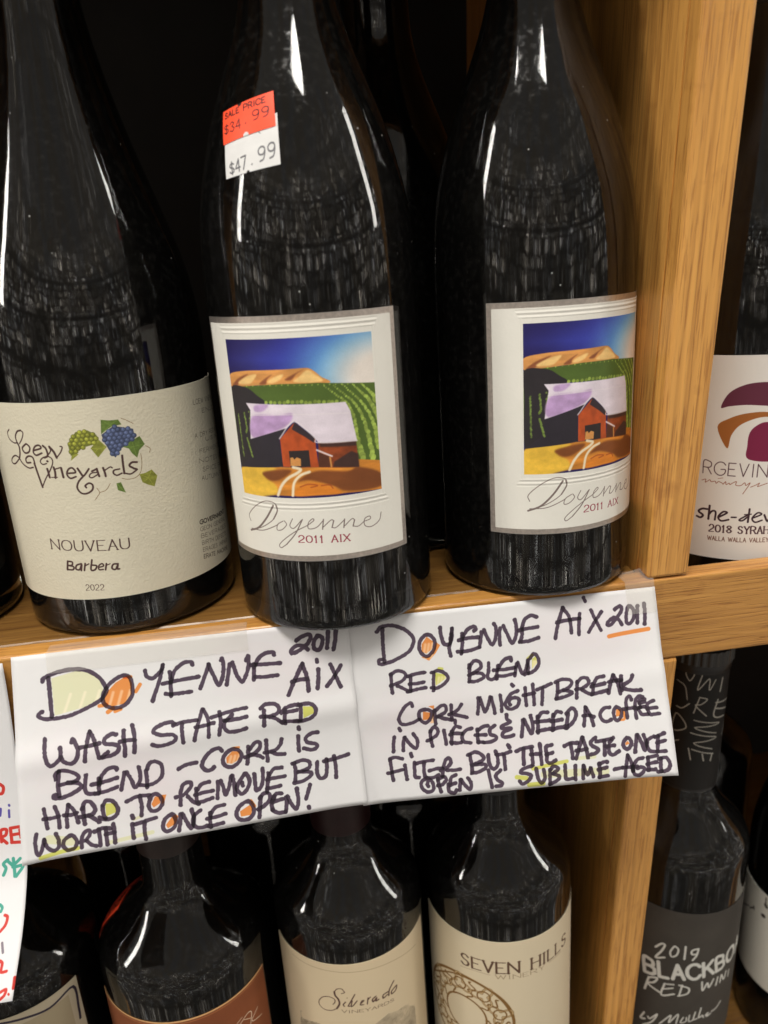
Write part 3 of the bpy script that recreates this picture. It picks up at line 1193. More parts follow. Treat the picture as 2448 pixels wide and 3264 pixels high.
# ------------------------------------------------------------------ mesh builders
def mesh_obj(name, verts, faces, m=None, parent=None, uvs=None, smooth=True):
    me = bpy.data.meshes.new(name)
    me.from_pydata(verts, [], faces)
    if uvs is not None:
        ul = me.uv_layers.new(name='UVMap')
        for lp in me.loops:
            ul.data[lp.index].uv = uvs[lp.vertex_index]
    if smooth:
        me.polygons.foreach_set('use_smooth', [True] * len(me.polygons))
        me.set_sharp_from_angle(angle=RAD(38))
    me.update()
    o = bpy.data.objects.new(name, me)
    COL.objects.link(o)
    if m:
        me.materials.append(m)
    if parent:
        o.parent = parent
    return o
def empty(name, loc, rot=(0, 0, 0), label=None, cat=None, group=None):
    o = bpy.data.objects.new(name, None)
    COL.objects.link(o)
    o.location, o.rotation_euler = loc, rot
    o.empty_display_size = .02
    tag(o, label, cat, group)
    return o
def tag(o, label=None, cat=None, group=None, kind=None):
    for k, v in (('label', label), ('category', cat), ('group', group), ('kind', kind)):
        if v:
            o[k] = v
    return o
def box(name, lo, hi, m, parent, bevel=.001, seg=2):
    c = [(a + b) / 2 for a, b in zip(lo, hi)]
    x, y, z = [(b - a) / 2 for a, b in zip(lo, hi)]
    v = [(sx * x, sy * y, sz * z) for sx in (-1, 1) for sy in (-1, 1) for sz in (-1, 1)]
    f = [(0, 1, 3, 2), (4, 6, 7, 5), (0, 4, 5, 1), (2, 3, 7, 6), (0, 2, 6, 4), (1, 5, 7, 3)]
    o = mesh_obj(name, v, f, m, parent, smooth=False)
    o.location = c
    if bevel:
        b = o.modifiers.new('bevel', 'BEVEL')
        b.width, b.segments = bevel, seg
    return o
def lathe(name, prof, m, parent, n=112):
    v, f = [], []
    for r, z in prof:
        for i in range(n):
            a = 2 * math.pi * i / n
            v.append((r * math.sin(a), -r * math.cos(a), z))
    k = len(prof)
    for j in range(k - 1):
        for i in range(n):
            i2 = (i + 1) % n
            f.append((j * n + i, j * n + i2, (j + 1) * n + i2, (j + 1) * n + i))
    v += [(0, 0, prof[0][1]), (0, 0, prof[-1][1])]
    for i in range(n):
        f.append((len(v) - 2, (i + 1) % n, i))
        f.append((len(v) - 1, (k - 1) * n + i, (k - 1) * n + (i + 1) % n))
    return mesh_obj(name, v, f, m, parent)
def wrap(name, rz, p0, p1, z0, z1, m, parent, th=.00018, lift=.0001, nx=64, nz=8, corners=None):
    """a paper patch wrapped on a surface of revolution; rz(z) is the radius; corners = (phi, z) TL TR BR BL for a slanted patch"""
    v, uv, f = [], [], []
    for layer in (lift + th, lift):
        for j in range(nz + 1):
            for i in range(nx + 1):
                a, b = i / nx, j / nz
                if corners:
                    TL, TR, BR, BL = corners
                    ph = (BL[0] * (1 - a) + BR[0] * a) * (1 - b) + (TL[0] * (1 - a) + TR[0] * a) * b
                    z = (BL[1] * (1 - a) + BR[1] * a) * (1 - b) + (TL[1] * (1 - a) + TR[1] * a) * b
                else:
                    ph, z = p0 + (p1 - p0) * a, z0 + (z1 - z0) * b
                r = rz(z) + layer
                v.append((r * math.sin(ph), -r * math.cos(ph), z))
                uv.append((a, b))
    k = (nx + 1) * (nz + 1)
    for j in range(nz):
        for i in range(nx):
            q = j * (nx + 1) + i
            f.append((q, q + 1, q + nx + 2, q + nx + 1))
            f.append((k + q, k + q + nx + 1, k + q + nx + 2, k + q + 1))
    for i in range(nx):
        f.append((i, k + i, k + i + 1, i + 1))
        q = nz * (nx + 1) + i
        f.append((q, q + 1, k + q + 1, k + q))
    for j in range(nz):
        q = j * (nx + 1)
        f.append((q, q + nx + 1, k + q + nx + 1, k + q))
        q += nx
        f.append((q, k + q, k + q + nx + 1, q + nx + 1))
    o = mesh_obj(name, v, f, m, parent, uv)
    return o

L = RAD(5.6)
T, SA, CA = math.tan(L), math.sin(L), math.cos(L)
def c255(*v):
    return tuple(x / 255 for x in v)

# ------------------------------------------------------------------ the shelf
X0, X1 = -.52, .52
PL, PR_ = .1255, .1435
unit = empty('wooden_shelf', (0, 0, -.46), label='honey oak bottle shelf with upright divider and narrow front rail', cat='shelf')
unit.matrix_world.translation = (0, 0, -.46)
def sbox(name, lo, hi, m, bevel=.001):
    o = box(name, (lo[0], lo[1], lo[2] + .46), (hi[0], hi[1], hi[2] + .46), m, unit, bevel)
    return o
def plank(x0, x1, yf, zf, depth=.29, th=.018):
    o = box('shelf_board', (x0, 0, -th), (x1, depth, 0), M_OAK_SHADED, unit, .0006, 1)
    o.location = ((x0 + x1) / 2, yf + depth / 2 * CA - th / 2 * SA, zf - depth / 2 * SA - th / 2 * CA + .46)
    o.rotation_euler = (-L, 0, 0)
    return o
def rail(x0, x1, yf, zt, h=.0405, th=.0100):
    zb = zt - h
    c = ((x0 + x1) / 2, yf, zt)
    hx = (x1 - x0) / 2
    v = []
    for x in (-hx, hx):
        v += [(x, 0, -h), (x, th, -h), (x, th, -th * T - .0001), (x, 0, -.0001)]
    f = [(3, 2, 1, 0), (4, 5, 6, 7), (0, 1, 5, 4), (1, 2, 6, 5), (2, 3, 7, 6), (3, 0, 4, 7)]
    o = mesh_obj('front_rail', v, f, M_OAK_X, unit, smooth=False)
    o.location = (c[0], c[1], c[2] + .46)
    b = o.modifiers.new('bevel', 'BEVEL')
    b.width, b.segments = .0012, 3
rail(X0, X1, 0, 0)
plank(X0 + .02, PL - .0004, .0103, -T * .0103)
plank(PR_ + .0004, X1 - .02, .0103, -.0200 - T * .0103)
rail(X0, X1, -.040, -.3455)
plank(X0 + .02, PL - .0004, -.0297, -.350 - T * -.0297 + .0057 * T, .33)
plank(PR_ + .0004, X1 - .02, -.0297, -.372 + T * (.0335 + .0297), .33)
rail(X0, X1, 0, .345)  # unseen shelf above with its boards, added to block ceiling light from the inside
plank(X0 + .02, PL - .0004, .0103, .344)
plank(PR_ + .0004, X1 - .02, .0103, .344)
sbox('front_post', (PL, 0, .0002), (PR_, .0101, .3043), M_OAK_Z, .0016)
sbox('front_post', (PL, 0, -.3450), (PR_, .0101, -.0408), M_OAK_Z, .0016)
sbox('divider_panel', (PL + .0002, .0103, -.44), (PR_ - .0002, .3000, .44), M_OAK_Z, .0)
sbox('side_panel', (X0, .0103, -.44), (X0 + .018, .3000, .44), M_OAK_Z)
sbox('side_panel', (X1 - .018, .0103, -.44), (X1, .3000, .44), M_OAK_Z)
sbox('back_panel', (X0, .3003, -.44), (X1, .3060, .44), M_BACK, .0)

# ------------------------------------------------------------------ bottles
BURG = [(0, 1), (118, 1), (128, .998), (140, .988), (152, .955), (160, .915), (167, .87), (175, .812), (181, .761), (187, .70), (193, .636), (200, .566), (208, .49), (216, .427), (224, .386), (234, .37), (280, .36), (300, .36)]
SLOPE = [(0, 1), (104, 1), (112, .996), (122, .98), (132, .945), (143, .885), (155, .80), (167, .71), (179, .62), (191, .54), (204, .462), (217, .40), (229, .36), (245, .338), (300, .33)]
def bord(zs, neck=.39):
    k = [(0, 1), (zs - 6, 1), (zs, .995)]
    for i in range(1, 10):
        a = i / 9 * math.pi
        t = .5 - .5 * math.cos(a)
        k.append((zs + 34 * i / 9, 1 - (1 - neck) * (t ** .9)))
    return k + [(zs + 60, neck - .005), (300, neck - .01)]
def radius_fn(prof, R):
    zz, rr = [p[0] / 1000 for p in prof], [p[1] * R for p in prof]
    return lambda z: float(np.interp(z, zz, rr))
def smooth_profile(prof, R, top):
    rf = radius_fn(prof, R)
    zs = np.linspace(.0035, top, 150)
    r = np.array([rf(z) for z in zs])
    for _ in range(4):
        r[1:-1] = .25 * r[:-2] + .5 * r[1:-1] + .25 * r[2:]
    return list(zip(r, zs)), (lambda z: float(np.interp(z, zs, r)))
def bottle(label, base, R, prof, cap=M_CAP_BLACK, cap_z=.238, top=.300, side=0., glassm=M_GLASS, group=None, lean=L):
    e = empty('wine_bottle', base, (-lean, side, 0), label, 'bottle', group)
    rp, rf = smooth_profile(prof, R, top)
    heel = [(R - .0075, .0016), (R - .0062, .0), (R - .0040, .0), (R - .0016, .0008), (R - .0004, .0021)]
    lathe('glass_body', heel + rp, glassm, e)
    core = [(R * .5, .0100), (R - .0060, .0082), (R - .0036, .0105)]
    for r, z in rp:
        if .013 < z < min(cap_z + .01, .262):
            core.append((r - (.0032 if z < .16 else .0027), z))
    lathe('wine', core, M_WINE, e, 80)
    tz = top + .0008
    cp = [(rf(cap_z) + .0003, cap_z)] + [(rf(z) + .0003, z) for z in np.linspace(cap_z, tz - .018, 8)[1:]]
    rr = rf(tz - .018)
    cp += [(rr + .0014, tz - .0165), (rr + .0014, tz - .011), (rr + .0005, tz - .0095), (rr + .0005, tz - .001), (rr - .0006, tz)]
    lathe('capsule', cp, cap, e, 80)
    return e, rf
def label_on(e, rf, im, R, s0, s1, z0, z1, name='label', **kw):
    """s in mm along the glass, z in mm above the base"""
    m = printed('printed_label', im, **kw)
    return wrap(name, rf if rf else (lambda z: R), s0 / 1000 / R, s1 / 1000 / R, z0 / 1000, z1 / 1000, m, e, lift=.00015)

# --- the label with the painted barn
PC = {'hill': c255(214, 150, 84), 'hilld': c255(140, 82, 52), 'hilll': c255(240, 200, 130), 'field': c255(78, 100, 42), 'row': c255(150, 172, 78), 'mound': c255(44, 40, 44),
      'ground': c255(208, 134, 52), 'groundy': c255(228, 184, 66), 'groundd': c255(124, 70, 34), 'groundo': c255(214, 128, 42), 'roof': c255(222, 212, 224),
      'roofp': c255(184, 152, 198), 'roofp2': c255(190, 160, 204), 'wall': c255(44, 40, 48), 'gable': c255(178, 78, 36), 'gabled': c255(54, 44, 50), 'side': c255(140, 66, 34),
      'sided': c255(66, 44, 40), 'door': c255(48, 40, 40), 'hay': c255(212, 148, 82), 'shed': c255(84, 48, 34), 'vine': c255(108, 130, 62), 'white': c255(228, 220, 226),
      'path': c255(240, 228, 200), 'sig': c255(150, 60, 30), 'scr': c255(118, 104, 100), 'wine': c255(142, 40, 62)}
LX0, LX1, LZ0, LZ1 = -51.9, 28.1, 29.7, 117.3
pic = Canvas(-38.2, 17.4, 53.9, 109.8, 12, (0, 0, 0))
yy, xx = np.mgrid[0:1:pic.h * 1j, 0:1:pic.w * 1j]
def ss(a, b, x):
    t = np.clip((x - a) / (b - a), 0, 1)
    return (t * t * (3 - 2 * t))[..., None]
q = np.hypot((xx - 1.04) / .48, (yy - .74) / .34)
sky = np.array(c255(56, 66, 170)) + (np.array(c255(34, 28, 88)) - np.array(c255(56, 66, 170))) * ss(.35, .95, (1 - xx) * .8 + np.abs(yy - .88) * 1.6)
sky = sky + (np.array(c255(104, 170, 216)) - sky) * ss(1.45, .62, q)
sky = sky + (np.array(c255(228, 220, 212)) - sky) * ss(.98, .30, q)
pic.a[:] = sky
for l in PRINT_DOYENNE.strip().split('\n'):
    w = l.split()
    if w[0] in ('scr', 'wine'):
        continue
    if w[1] == 'p':
        P = pts_of(w[2:])
        if w[0] in ('hill', 'hilld', 'hilll', 'mound', 'groundd', 'groundo', 'groundy', 'roofp', 'roofp2'):
            P = sm(P + P[:1])
        pic.poly(P, PC[w[0]], vary={'roofp': .12, 'hill': .12, 'ground': .18, 'gable': .16, 'groundy': .1, 'side': .25, 'roof': .05}.get(w[0], .06), soft={'groundd': 1.3, 'groundy': 1.6, 'groundo': .8, 'roofp': 1.2, 'roofp2': .8, 'hilld': .45, 'hilll': .6, 'sided': .5, 'gabled': .2}.get(w[0], 0.))
    else:
        p = pts_of(w[2:])
        if w[0] in ('row', 'vine'):
            # vine rows: leafy edges
            d = sm(p, n=14)
            for i, a in enumerate(d):
                tt = i / max(len(d) - 1, 1)
                wd = (.5 + (1.6 if len(p) > 2 else .8) * tt) if w[0] == 'row' else .75
                j = pic.rng.uniform(-.18, .18, 2) * wd
                cc = np.array(PC[w[0]]) * pic.rng.uniform(.8, 1.2)
                pic.stroke([a + j, a + j + (.1, .1)], wd * .95, cc, .85, False)
        else:
            pic.stroke(p, float(w[1]) / 10 * (.8 if w[0] == 'path' else 1), PC[w[0]], .95, soft=.15)
# soften like paint
pic.a *= (1 + .05 * pic.rng.uniform(-1, 1, (pic.h, pic.w)) + .05 * pic.cloud((pic.h, pic.w)))[..., None]
for _ in range(4):
    pic.a[1:-1, 1:-1] = .5 * pic.a[1:-1, 1:-1] + .125 * (pic.a[:-2, 1:-1] + pic.a[2:, 1:-1] + pic.a[1:-1, :-2] + pic.a[1:-1, 2:])
def barn_label():
    cv = Canvas(LX0 + 2.1, LX1 - 2.1, LZ0 + 2.1, LZ1 - 2.1, 12, c255(226, 224, 216))
    cv.a *= (1 + .012 * cv.cloud(cv.a.shape[:2]))[..., None]
    x = int((-38.2 - cv.x0) * cv.k)
    y = int((53.9 - cv.y0) * cv.k)
    cv.a[y:y + pic.h, x:x + pic.w] = pic.a
    for l in PRINT_DOYENNE.strip().split('\n'):
        w = l.split()
        if w[0] == 'scr':
            cv.stroke(pts_of(w[2:]), float(w[1]) / 10 * 1.05, PC['scr'])
        elif w[0] == 'wine':
            a, b = pts_of(w[2:4])
            cv.text(' '.join(w[5:]), a, b, float(w[4]) / 10, .36, PC['wine'], serif=True)
    h = Canvas(cv.x0, cv.x1, cv.y0, cv.y1, 12, (.5, .5, .5))
    for d, v in ((2.1, .72), (2.9, .3), (3.7, .72), (4.5, .35)):
        for a, b, c, e in ((-38.2 - d * .6, 17.4 + d * .6, 109.8 + d, 109.8 + d), (-38.2 - d * .6, 17.4 + d * .6, 53.9 - d, 53.9 - d)):
            h.stroke([(a, c), (b, e)], .5, (v, v, v), smooth=False, soft=.12)
    h.stroke([(-38.9, 112.0), (-38.9, 51.6)], .45, (.72, .72, .72), smooth=False, soft=.1)
    h.stroke([(18.1, 112.0), (18.1, 51.6)], .45, (.72, .72, .72), smooth=False, soft=.1)
    return cv.image('barn_label'), h.image('barn_label_relief')
barn_im, barn_h = barn_label()
M_BARN = printed('barn_label_paper', barn_im, .55, .12, 900., barn_h)
def barn_bottle(label, base, turn, dz):
    R = .0394
    e, rf = bottle(label, base, R, BURG, group='pair of matching barn label bottles')
    k = lambda s: s / 1000 / R + turn
    wrap('foil_border', rf, k(LX0), k(LX1), (LZ0 + dz) / 1000, (LZ1 + dz) / 1000, M_FOIL, e, th=.0001, lift=.00008)
    wrap('label', rf, k(LX0 + 2.1), k(LX1 - 2.1), (LZ0 + 2.1 + dz) / 1000, (LZ1 - 2.1 + dz) / 1000, M_BARN, e, th=.00012, lift=.0002)
    return e, rf
b1, rf1 = barn_bottle('dark bottle with painted barn label and red sale price sticker on its shoulder', (-.0005, .0252, -T * .0252), 0, 0)
b2, rf2 = barn_bottle('dark bottle with painted barn label standing against the oak divider, no sticker', (.0879, .0325, -T * .0325), RAD(14.7 + 17.3), -2.1)

# --- price stickers
def sticker_canvas(kind):
    cv = Canvas(0, 22, 0, 12, 24, c255(250, 82, 48) if kind == 'sale' else c255(212, 212, 212))
    cv.a *= (1 + .02 * cv.cloud(cv.a.shape[:2]))[..., None]
    if kind == 'sale':
        cv.text('SALE PRICE', (1.2, 9.0), (18.8, 9.0), 1.9, .44, c255(58, 18, 20))
        cv.text('$34', (.9, 3.4), (8.6, 3.4), 3.3, .42, c255(72, 22, 26))
        cv.text('.', (10.6, 4.2), (11.0, 4.2), 3.3, .5, c255(72, 22, 26))
        cv.text('99', (13.6, 4.2), (20.0, 4.2), 3.3, .42, c255(72, 22, 26))
        cv.stroke([(10.6, .1)], 2.2, c255(206, 206, 206))
        cv.stroke([(8.4, 12)], 1.9, c255(20, 14, 14))
    else:
        cv.text('$47', (2.2, .9), (9.4, 1.3), 3.5, .5, c255(92, 92, 96))
        cv.text('.', (11.4, 1.8), (11.8, 1.8), 3.3, .5, c255(110, 110, 114))
        cv.text('99', (14.2, 1.9), (20.6, 2.1), 3.5, .5, c255(110, 110, 114))
        cv.stroke([(1.6, 11.2)], .8, c255(150, 120, 120))
        cv.stroke([(14.8, 9.4), (15.4, 8.9)], .25, c255(120, 120, 120))
        cv.stroke([(16.2, 10.2), (16.5, 9.9)], .25, c255(130, 130, 130))
        cv.stroke([(9.9, -.1)], 1.3, c255(40, 38, 36))
    return cv.image('sticker_' + kind)
IM_SALE, IM_PRICE = sticker_canvas('sale'), sticker_canvas('plain')
M_SALE = printed('sale_sticker_paper', IM_SALE, .45, .05, 700)
M_PRICE = printed('price_sticker_paper', IM_PRICE, .5, .05, 700)
def stick(e, rf, name, m, corners, lift):
    return wrap(name, rf, 0, 0, 0, 0, m, e, th=.00012, lift=lift, nx=24, nz=10, corners=[(RAD(a), z / 1000) for a, z in corners])
stick(b1, rf1, 'price_sticker', M_PRICE, [(-49.2, 172.3), (-14.0, 178.8), (-13.1, 163.3), (-45.7, 160.7)], .0002)
stick(b1, rf1, 'sale_sticker', M_SALE, [(-54.6, 181.7), (-16.1, 185.5), (-14.9, 174.9), (-49.7, 171.3)], .0004)

# --- big cream label with grapes
LZA, LZB = 16.4, 92.4
def loew_label():
    cv = Canvas(-100, 100, LZA, LZB, 9, c255(210, 204, 184))
    cv.a *= (1 + .012 * cv.cloud(cv.a.shape[:2]))[..., None]
    C = {'br': c255(76, 56, 54), 'gr': c255(104, 96, 84), 'dk': c255(52, 44, 40), 'vin': c255(118, 92, 62), 'leaf': c255(96, 118, 58), 'leaf2': c255(132, 136, 60)}
    for l in PRINT_LOEW.strip().split('\n'):
        w = l.split()
        if w[0] in ('gg', 'bg'):
            P = np.array(pts_of(w[2:]))
            lo, hi = P.min(0), P.max(0)
            bx, cov = cv.cover(pts_of(w[2:]))
            cv.lay(bx, cov * .9, c255(104, 112, 44) if w[0] == 'gg' else c255(58, 66, 96))
            rr = 1.05
            y = lo[1]
            k = 0
            while y < hi[1]:
                x = lo[0] + (k % 2) * rr * .8
                while x < hi[0]:
                    px = cv.px([(x, y)])[0].astype(int)
                    i, j = px[1] - bx[2], px[0] - bx[0]
                    if 0 <= i < cov.shape[0] and 0 <= j < cov.shape[1] and cov[i, j] > .5:
                        base = np.array(c255(146, 150, 62) if w[0] == 'gg' else c255(92, 104, 140)) * cv.rng.uniform(.85, 1.12)
                        jx, jy = cv.rng.uniform(-.2, .2, 2)
                        cv.stroke([(x + jx, y + jy)], rr * 1.7, base * .72)
                        cv.stroke([(x + jx - .1, y + jy + .12)], rr * 1.25, base)
                        cv.stroke([(x + jx - .2, y + jy + .25)], rr * .45, base * 1.3)
                    x += rr * 1.6
                y += rr * 1.35
                k += 1
        elif w[1] == 'p':
            cv.poly(pts_of(w[2:]), C[w[0]], vary=.18)
            P = np.array(pts_of(w[2:]))
            for a in P[::2]:
                cv.stroke([P.mean(0), a * .8 + P.mean(0) * .2], .16, np.array(C[w[0]]) * 1.25)
        elif w[1][0] == 't':
            a, b = pts_of(w[2:4])
            cv.text(' '.join(w[5:]), a, b, float(w[4]) / 10, max(float(w[1][1:]) / 10, .2), C[w[0]], serif=w[0] == 'br')
        else:
            cv.stroke(pts_of(w[2:]), float(w[1]) / 10 * .95, C[w[0]])
    return cv.image('grape_label')
b3, rf3 = bottle('dark sloping bottle with wide textured cream label showing grape clusters', (-.0877, .0490, -T * .0490), .0425, SLOPE)
label_on(b3, None, loew_label(), .0425, -100, 100, LZA, LZB, rough=.8, bump=.15, bscale=1050., spec=.2, detail=2, bdist=.0011)

# --- bottle beyond the divider
def she_label():
    cv = Canvas(-54, 54, 16.0, 105.9, 8, c255(226, 222, 216))
    C = {'dkpur': c255(98, 42, 62), 'org': c255(160, 96, 42), 'mag': c255(122, 30, 66), 'brs': c255(150, 92, 70), 'dk2': c255(52, 28, 36), 'dkp': c255(76, 46, 52), 'br': c255(112, 74, 62)}
    print_on(cv, PRINT_SHE, C)
    return cv.image('crescent_label')
b4, rf4 = bottle('dark bottle with white label of purple and copper crescents, right of the divider', (.1953, .055 - .025 * T, -.025), .0415, BURG)
label_on(b4, None, she_label(), .0415, -54, 54, 16.0, 105.9)

# --- bottle at the far end of the upper shelf, and one in the second row
b5, rf5 = bottle('unlabelled dark bottle beside the wide cream grape label bottle', (-.1785, .052, -T * .052), .0400, SLOPE)
b6, rf6 = bottle('dark bottle in the back row, behind the gap between the two barn label bottles', (.0400, .097, -T * .097), .0394, BURG)

# --- lower shelf
def low_base(x, y0, zb):
    return (x, y0 + zb * T, zb)
b8, rf8 = bottle('bottle with cream label reading Silverado in brown script', low_base(-.0088, .04, -.350), .0375, bord(182), M_CAP_RED, .222)
cv = Canvas(-48, 43, 74, 169, 8, c255(214, 196, 164))
C = {'br': c255(84, 56, 48), 'lin': c255(170, 148, 118)}
for l in PRINT_SILVER.strip().split('\n'):
    if l.startswith('hat'):
        P = pts_of(l.split()[2:])
        cv.poly(P, c255(168, 154, 130), .8, vary=.3)
        P = np.array(P)
        for k in range(170):
            a = P.min(0) + (P.max(0) - P.min(0)) * cv.rng.rand(2)
            bx, cov = cv.cover(P)
            px = cv.px([a])[0].astype(int)
            i, j = px[1] - bx[2], px[0] - bx[0]
            if 0 <= i < cov.shape[0] and 0 <= j < cov.shape[1] and cov[i, j] > .5:
                cv.stroke([a, a + cv.rng.uniform(.4, 1.6) * np.array((.8, .55))], .16, c255(110, 98, 80), .7)
print_on(cv, PRINT_SILVER, C, 1.5, skip=('hat',))
label_on(b8, None, cv.image('silverado_label'), .0375, -48, 43, 74, 169)
b9, rf9 = bottle('bottle with cream label reading Seven Hills Winery above a gold knotwork ring', low_base(.0696, .04, -.350), .0375, bord(184), M_CAP_BLACK, .232)
cv = Canvas(-56, 57, 70, 165.5, 8, c255(214, 200, 172))
C = {'br': c255(92, 66, 50), 'br2': c255(150, 128, 100), 'br3': c255(128, 92, 44)}
arc = [np.array(p) for p in pts_of(PRINT_SEVEN.strip().split('\n')[0].split()[2:])]
a, b, c = arc[0], arc[2], arc[-1]
A2 = 2 * np.array([b - a, c - a])
cen = np.linalg.solve(A2, np.array([b @ b - a @ a, c @ c - a @ a]))
rad = np.hypot(*(a - cen))
ang = np.linspace(0, 2 * math.pi, 90)
cv.stroke([cen + rad * np.array((math.cos(t), math.sin(t))) for t in ang], 1.5, C['br3'], smooth=False)
for k in range(9):
    t0 = 2 * math.pi * k / 9 + .3
    o = cen + rad * .76 * np.array((math.cos(t0), math.sin(t0)))
    lp = []
    for t in np.linspace(0, 2 * math.pi, 60):
        r = rad * .17 * (1 + .55 * math.cos(3 * t))
        lp.append(o + r * np.array((math.cos(t + t0), math.sin(t + t0))))
    cv.stroke(lp, 1.15, C['br3'], smooth=False)
    cv.stroke(lp, .45, c255(206, 182, 140), smooth=False)
    cv.stroke([o + rad * .13 * np.array((math.cos(t), math.sin(t))) for t in np.linspace(0, 6.283, 30)], .8, C['br3'], smooth=False)
    t1 = t0 + math.pi / 9
    cv.stroke([cen + rad * rr * np.array((math.cos(t1 + .1 * math.sin(rr * 30)), math.sin(t1 + .1 * math.sin(rr * 30)))) for rr in np.linspace(.45, .92, 20)], .9, C['br3'], smooth=False)
cv.stroke([cen + rad * .46 * np.array((math.cos(t), math.sin(t))) for t in ang], 1.0, C['br3'], smooth=False)
print_on(cv, PRINT_SEVEN, C)
label_on(b9, None, cv.image('seven_hills_label'), .0375, -56, 57, 70, 165.5)
b10, rf10 = bottle('broad shouldered bottle with rust orange label and red sale sticker', low_base(-.0915, .04, -.350), .0412, bord(172, .36), M_CAP_BROWN, .225)
cv = Canvas(-49, 46, 60, 157.3, 8, c255(134, 74, 42))
cv.a *= (1 + .07 * cv.cloud(cv.a.shape[:2]))[..., None]
cv.stroke([(-60, 156.9), (60, 156.9)], .7, c255(206, 160, 110), smooth=False)
cv.stroke([(-60, 155.6), (60, 155.6)], .25, c255(196, 130, 80), smooth=False)
print_on(cv, PRINT_ORANGE, {'wh': c255(232, 214, 190)})
label_on(b10, None, cv.image('rust_label'), .0412, -49, 46, 60, 157.3)
stick(b10, rf10, 'price_sticker', M_PRICE, [(-128, 176), (-92, 172), (-92, 160), (-128, 164)], .0003)
stick(b10, rf10, 'sale_sticker', M_SALE, [(-130, 192), (-90, 187), (-90, 171), (-130, 175)], .0005)
b11, rf11 = bottle('bottle with cream label framed by a dark line, lower shelf beside the rust label', low_base(-.1745, .045, -.350), .0400, bord(176, .37), M_CAP_BLACK, .23)
cv = Canvas(-49, 39.5, 60, 168, 8, c255(206, 194, 168))
cv.poly([(-44, 63), (34, 63), (34, 162), (-44, 162)], c255(186, 172, 142))
print_on(cv, PRINT_CREAM, {'navy': c255(52, 44, 62)})
label_on(b11, None, cv.image('framed_label'), .0400, -49, 39.5, 60, 168)
b12, rf12 = bottle('black bottle with chalk style label reading Blackboard Red Wine', (.1820, .0335, -.372), .0375, bord(176, .425), M_CAP_BLACK, .2105, .2995, RAD(2.0))
cv = Canvas(-52, 52, 50, 147.3, 9, c255(64, 60, 55))
cv.a *= (1 + .10 * cv.cloud(cv.a.shape[:2]))[..., None]
print_on(cv, PRINT_BOARD, {'wh': c255(206, 206, 200)})
label_on(b12, None, cv.image('chalk_label'), .0375, -52, 52, 50, 147.3, rough=.8)
cv = Canvas(-50, 50, 212, 286, 9, c255(26, 24, 23))
print_on(cv, PRINT_SLEEVE, {'ch': c255(188, 186, 178)})
ms = printed('chalk_sleeve', cv.image('chalk_sleeve'), .6, .1, 500)
wrap('neck_sleeve', lambda z: .01625, RAD(-178), RAD(178), .212, .286, ms, b12, nx=80, nz=2)
kv, kf = [], []
for z in (.2885, .2965):
    for i in range(120):
        r = rf12(.29) + .0019 + (.0005 if i % 4 < 2 else 0)
        kv.append((r * math.sin(i * math.pi / 60), -r * math.cos(i * math.pi / 60), z))
for i in range(120):
    kf.append((i, (i + 1) % 120, 120 + (i + 1) % 120, 120 + i))
kf += [tuple(range(119, -1, -1)), tuple(range(120, 240))]
mesh_obj('knurled_ring', kv, kf, plain('black_cap', (.03, .028, .026), .3), b12, smooth=False)
stick(b12, rf12, 'price_tag', plain('white_tag', (.7, .7, .7), .5, noise=.05), [(-118, 163), (-52, 163), (-52, 150.5), (-118, 150.5)], .0003)
b13, rf13 = bottle('bottle with white label and small black icons, next to the blackboard bottle', (.286, .0415, -.372), .0385, BURG)
cv = Canvas(-100, 54, 40, 111, 8, c255(222, 218, 206))
cv.stroke([(-110, 109.4), (60, 109.4)], .3, c255(170, 164, 150), smooth=False)
cv.stroke([(-110, 41.8), (60, 41.8)], .3, c255(170, 164, 150), smooth=False)
print_on(cv, PRINT_WHITE, {'dk': c255(58, 50, 44)})
label_on(b13, None, cv.image('icon_label'), .0385, -100, 54, 40, 111)

BACK = 'back row bottles of the lower shelf'
for x, y, R, nm, zb in ((-.0500, .118, .0375, 'between the rust label and Silverado bottles', -.350), (.0320, .110, .0375, 'between the Silverado and Seven Hills bottles', -.350),
                        (-.1320, .122, .0380, 'between the framed cream and rust labels', -.350), (.2330, .140, .0380, 'between the blackboard and icon label bottles', -.376),
                        (.0830, .165, .0375, 'beside the oak divider', -.350)):
    zz_ = zb - T * (y + zb * T - .0057) if zb > -.36 else zb - .006
    bottle('dark back row bottle on the lower shelf, ' + nm, low_base(x, y, zz_), R, bord(182), M_CAP_BLACK, .232, group=BACK)

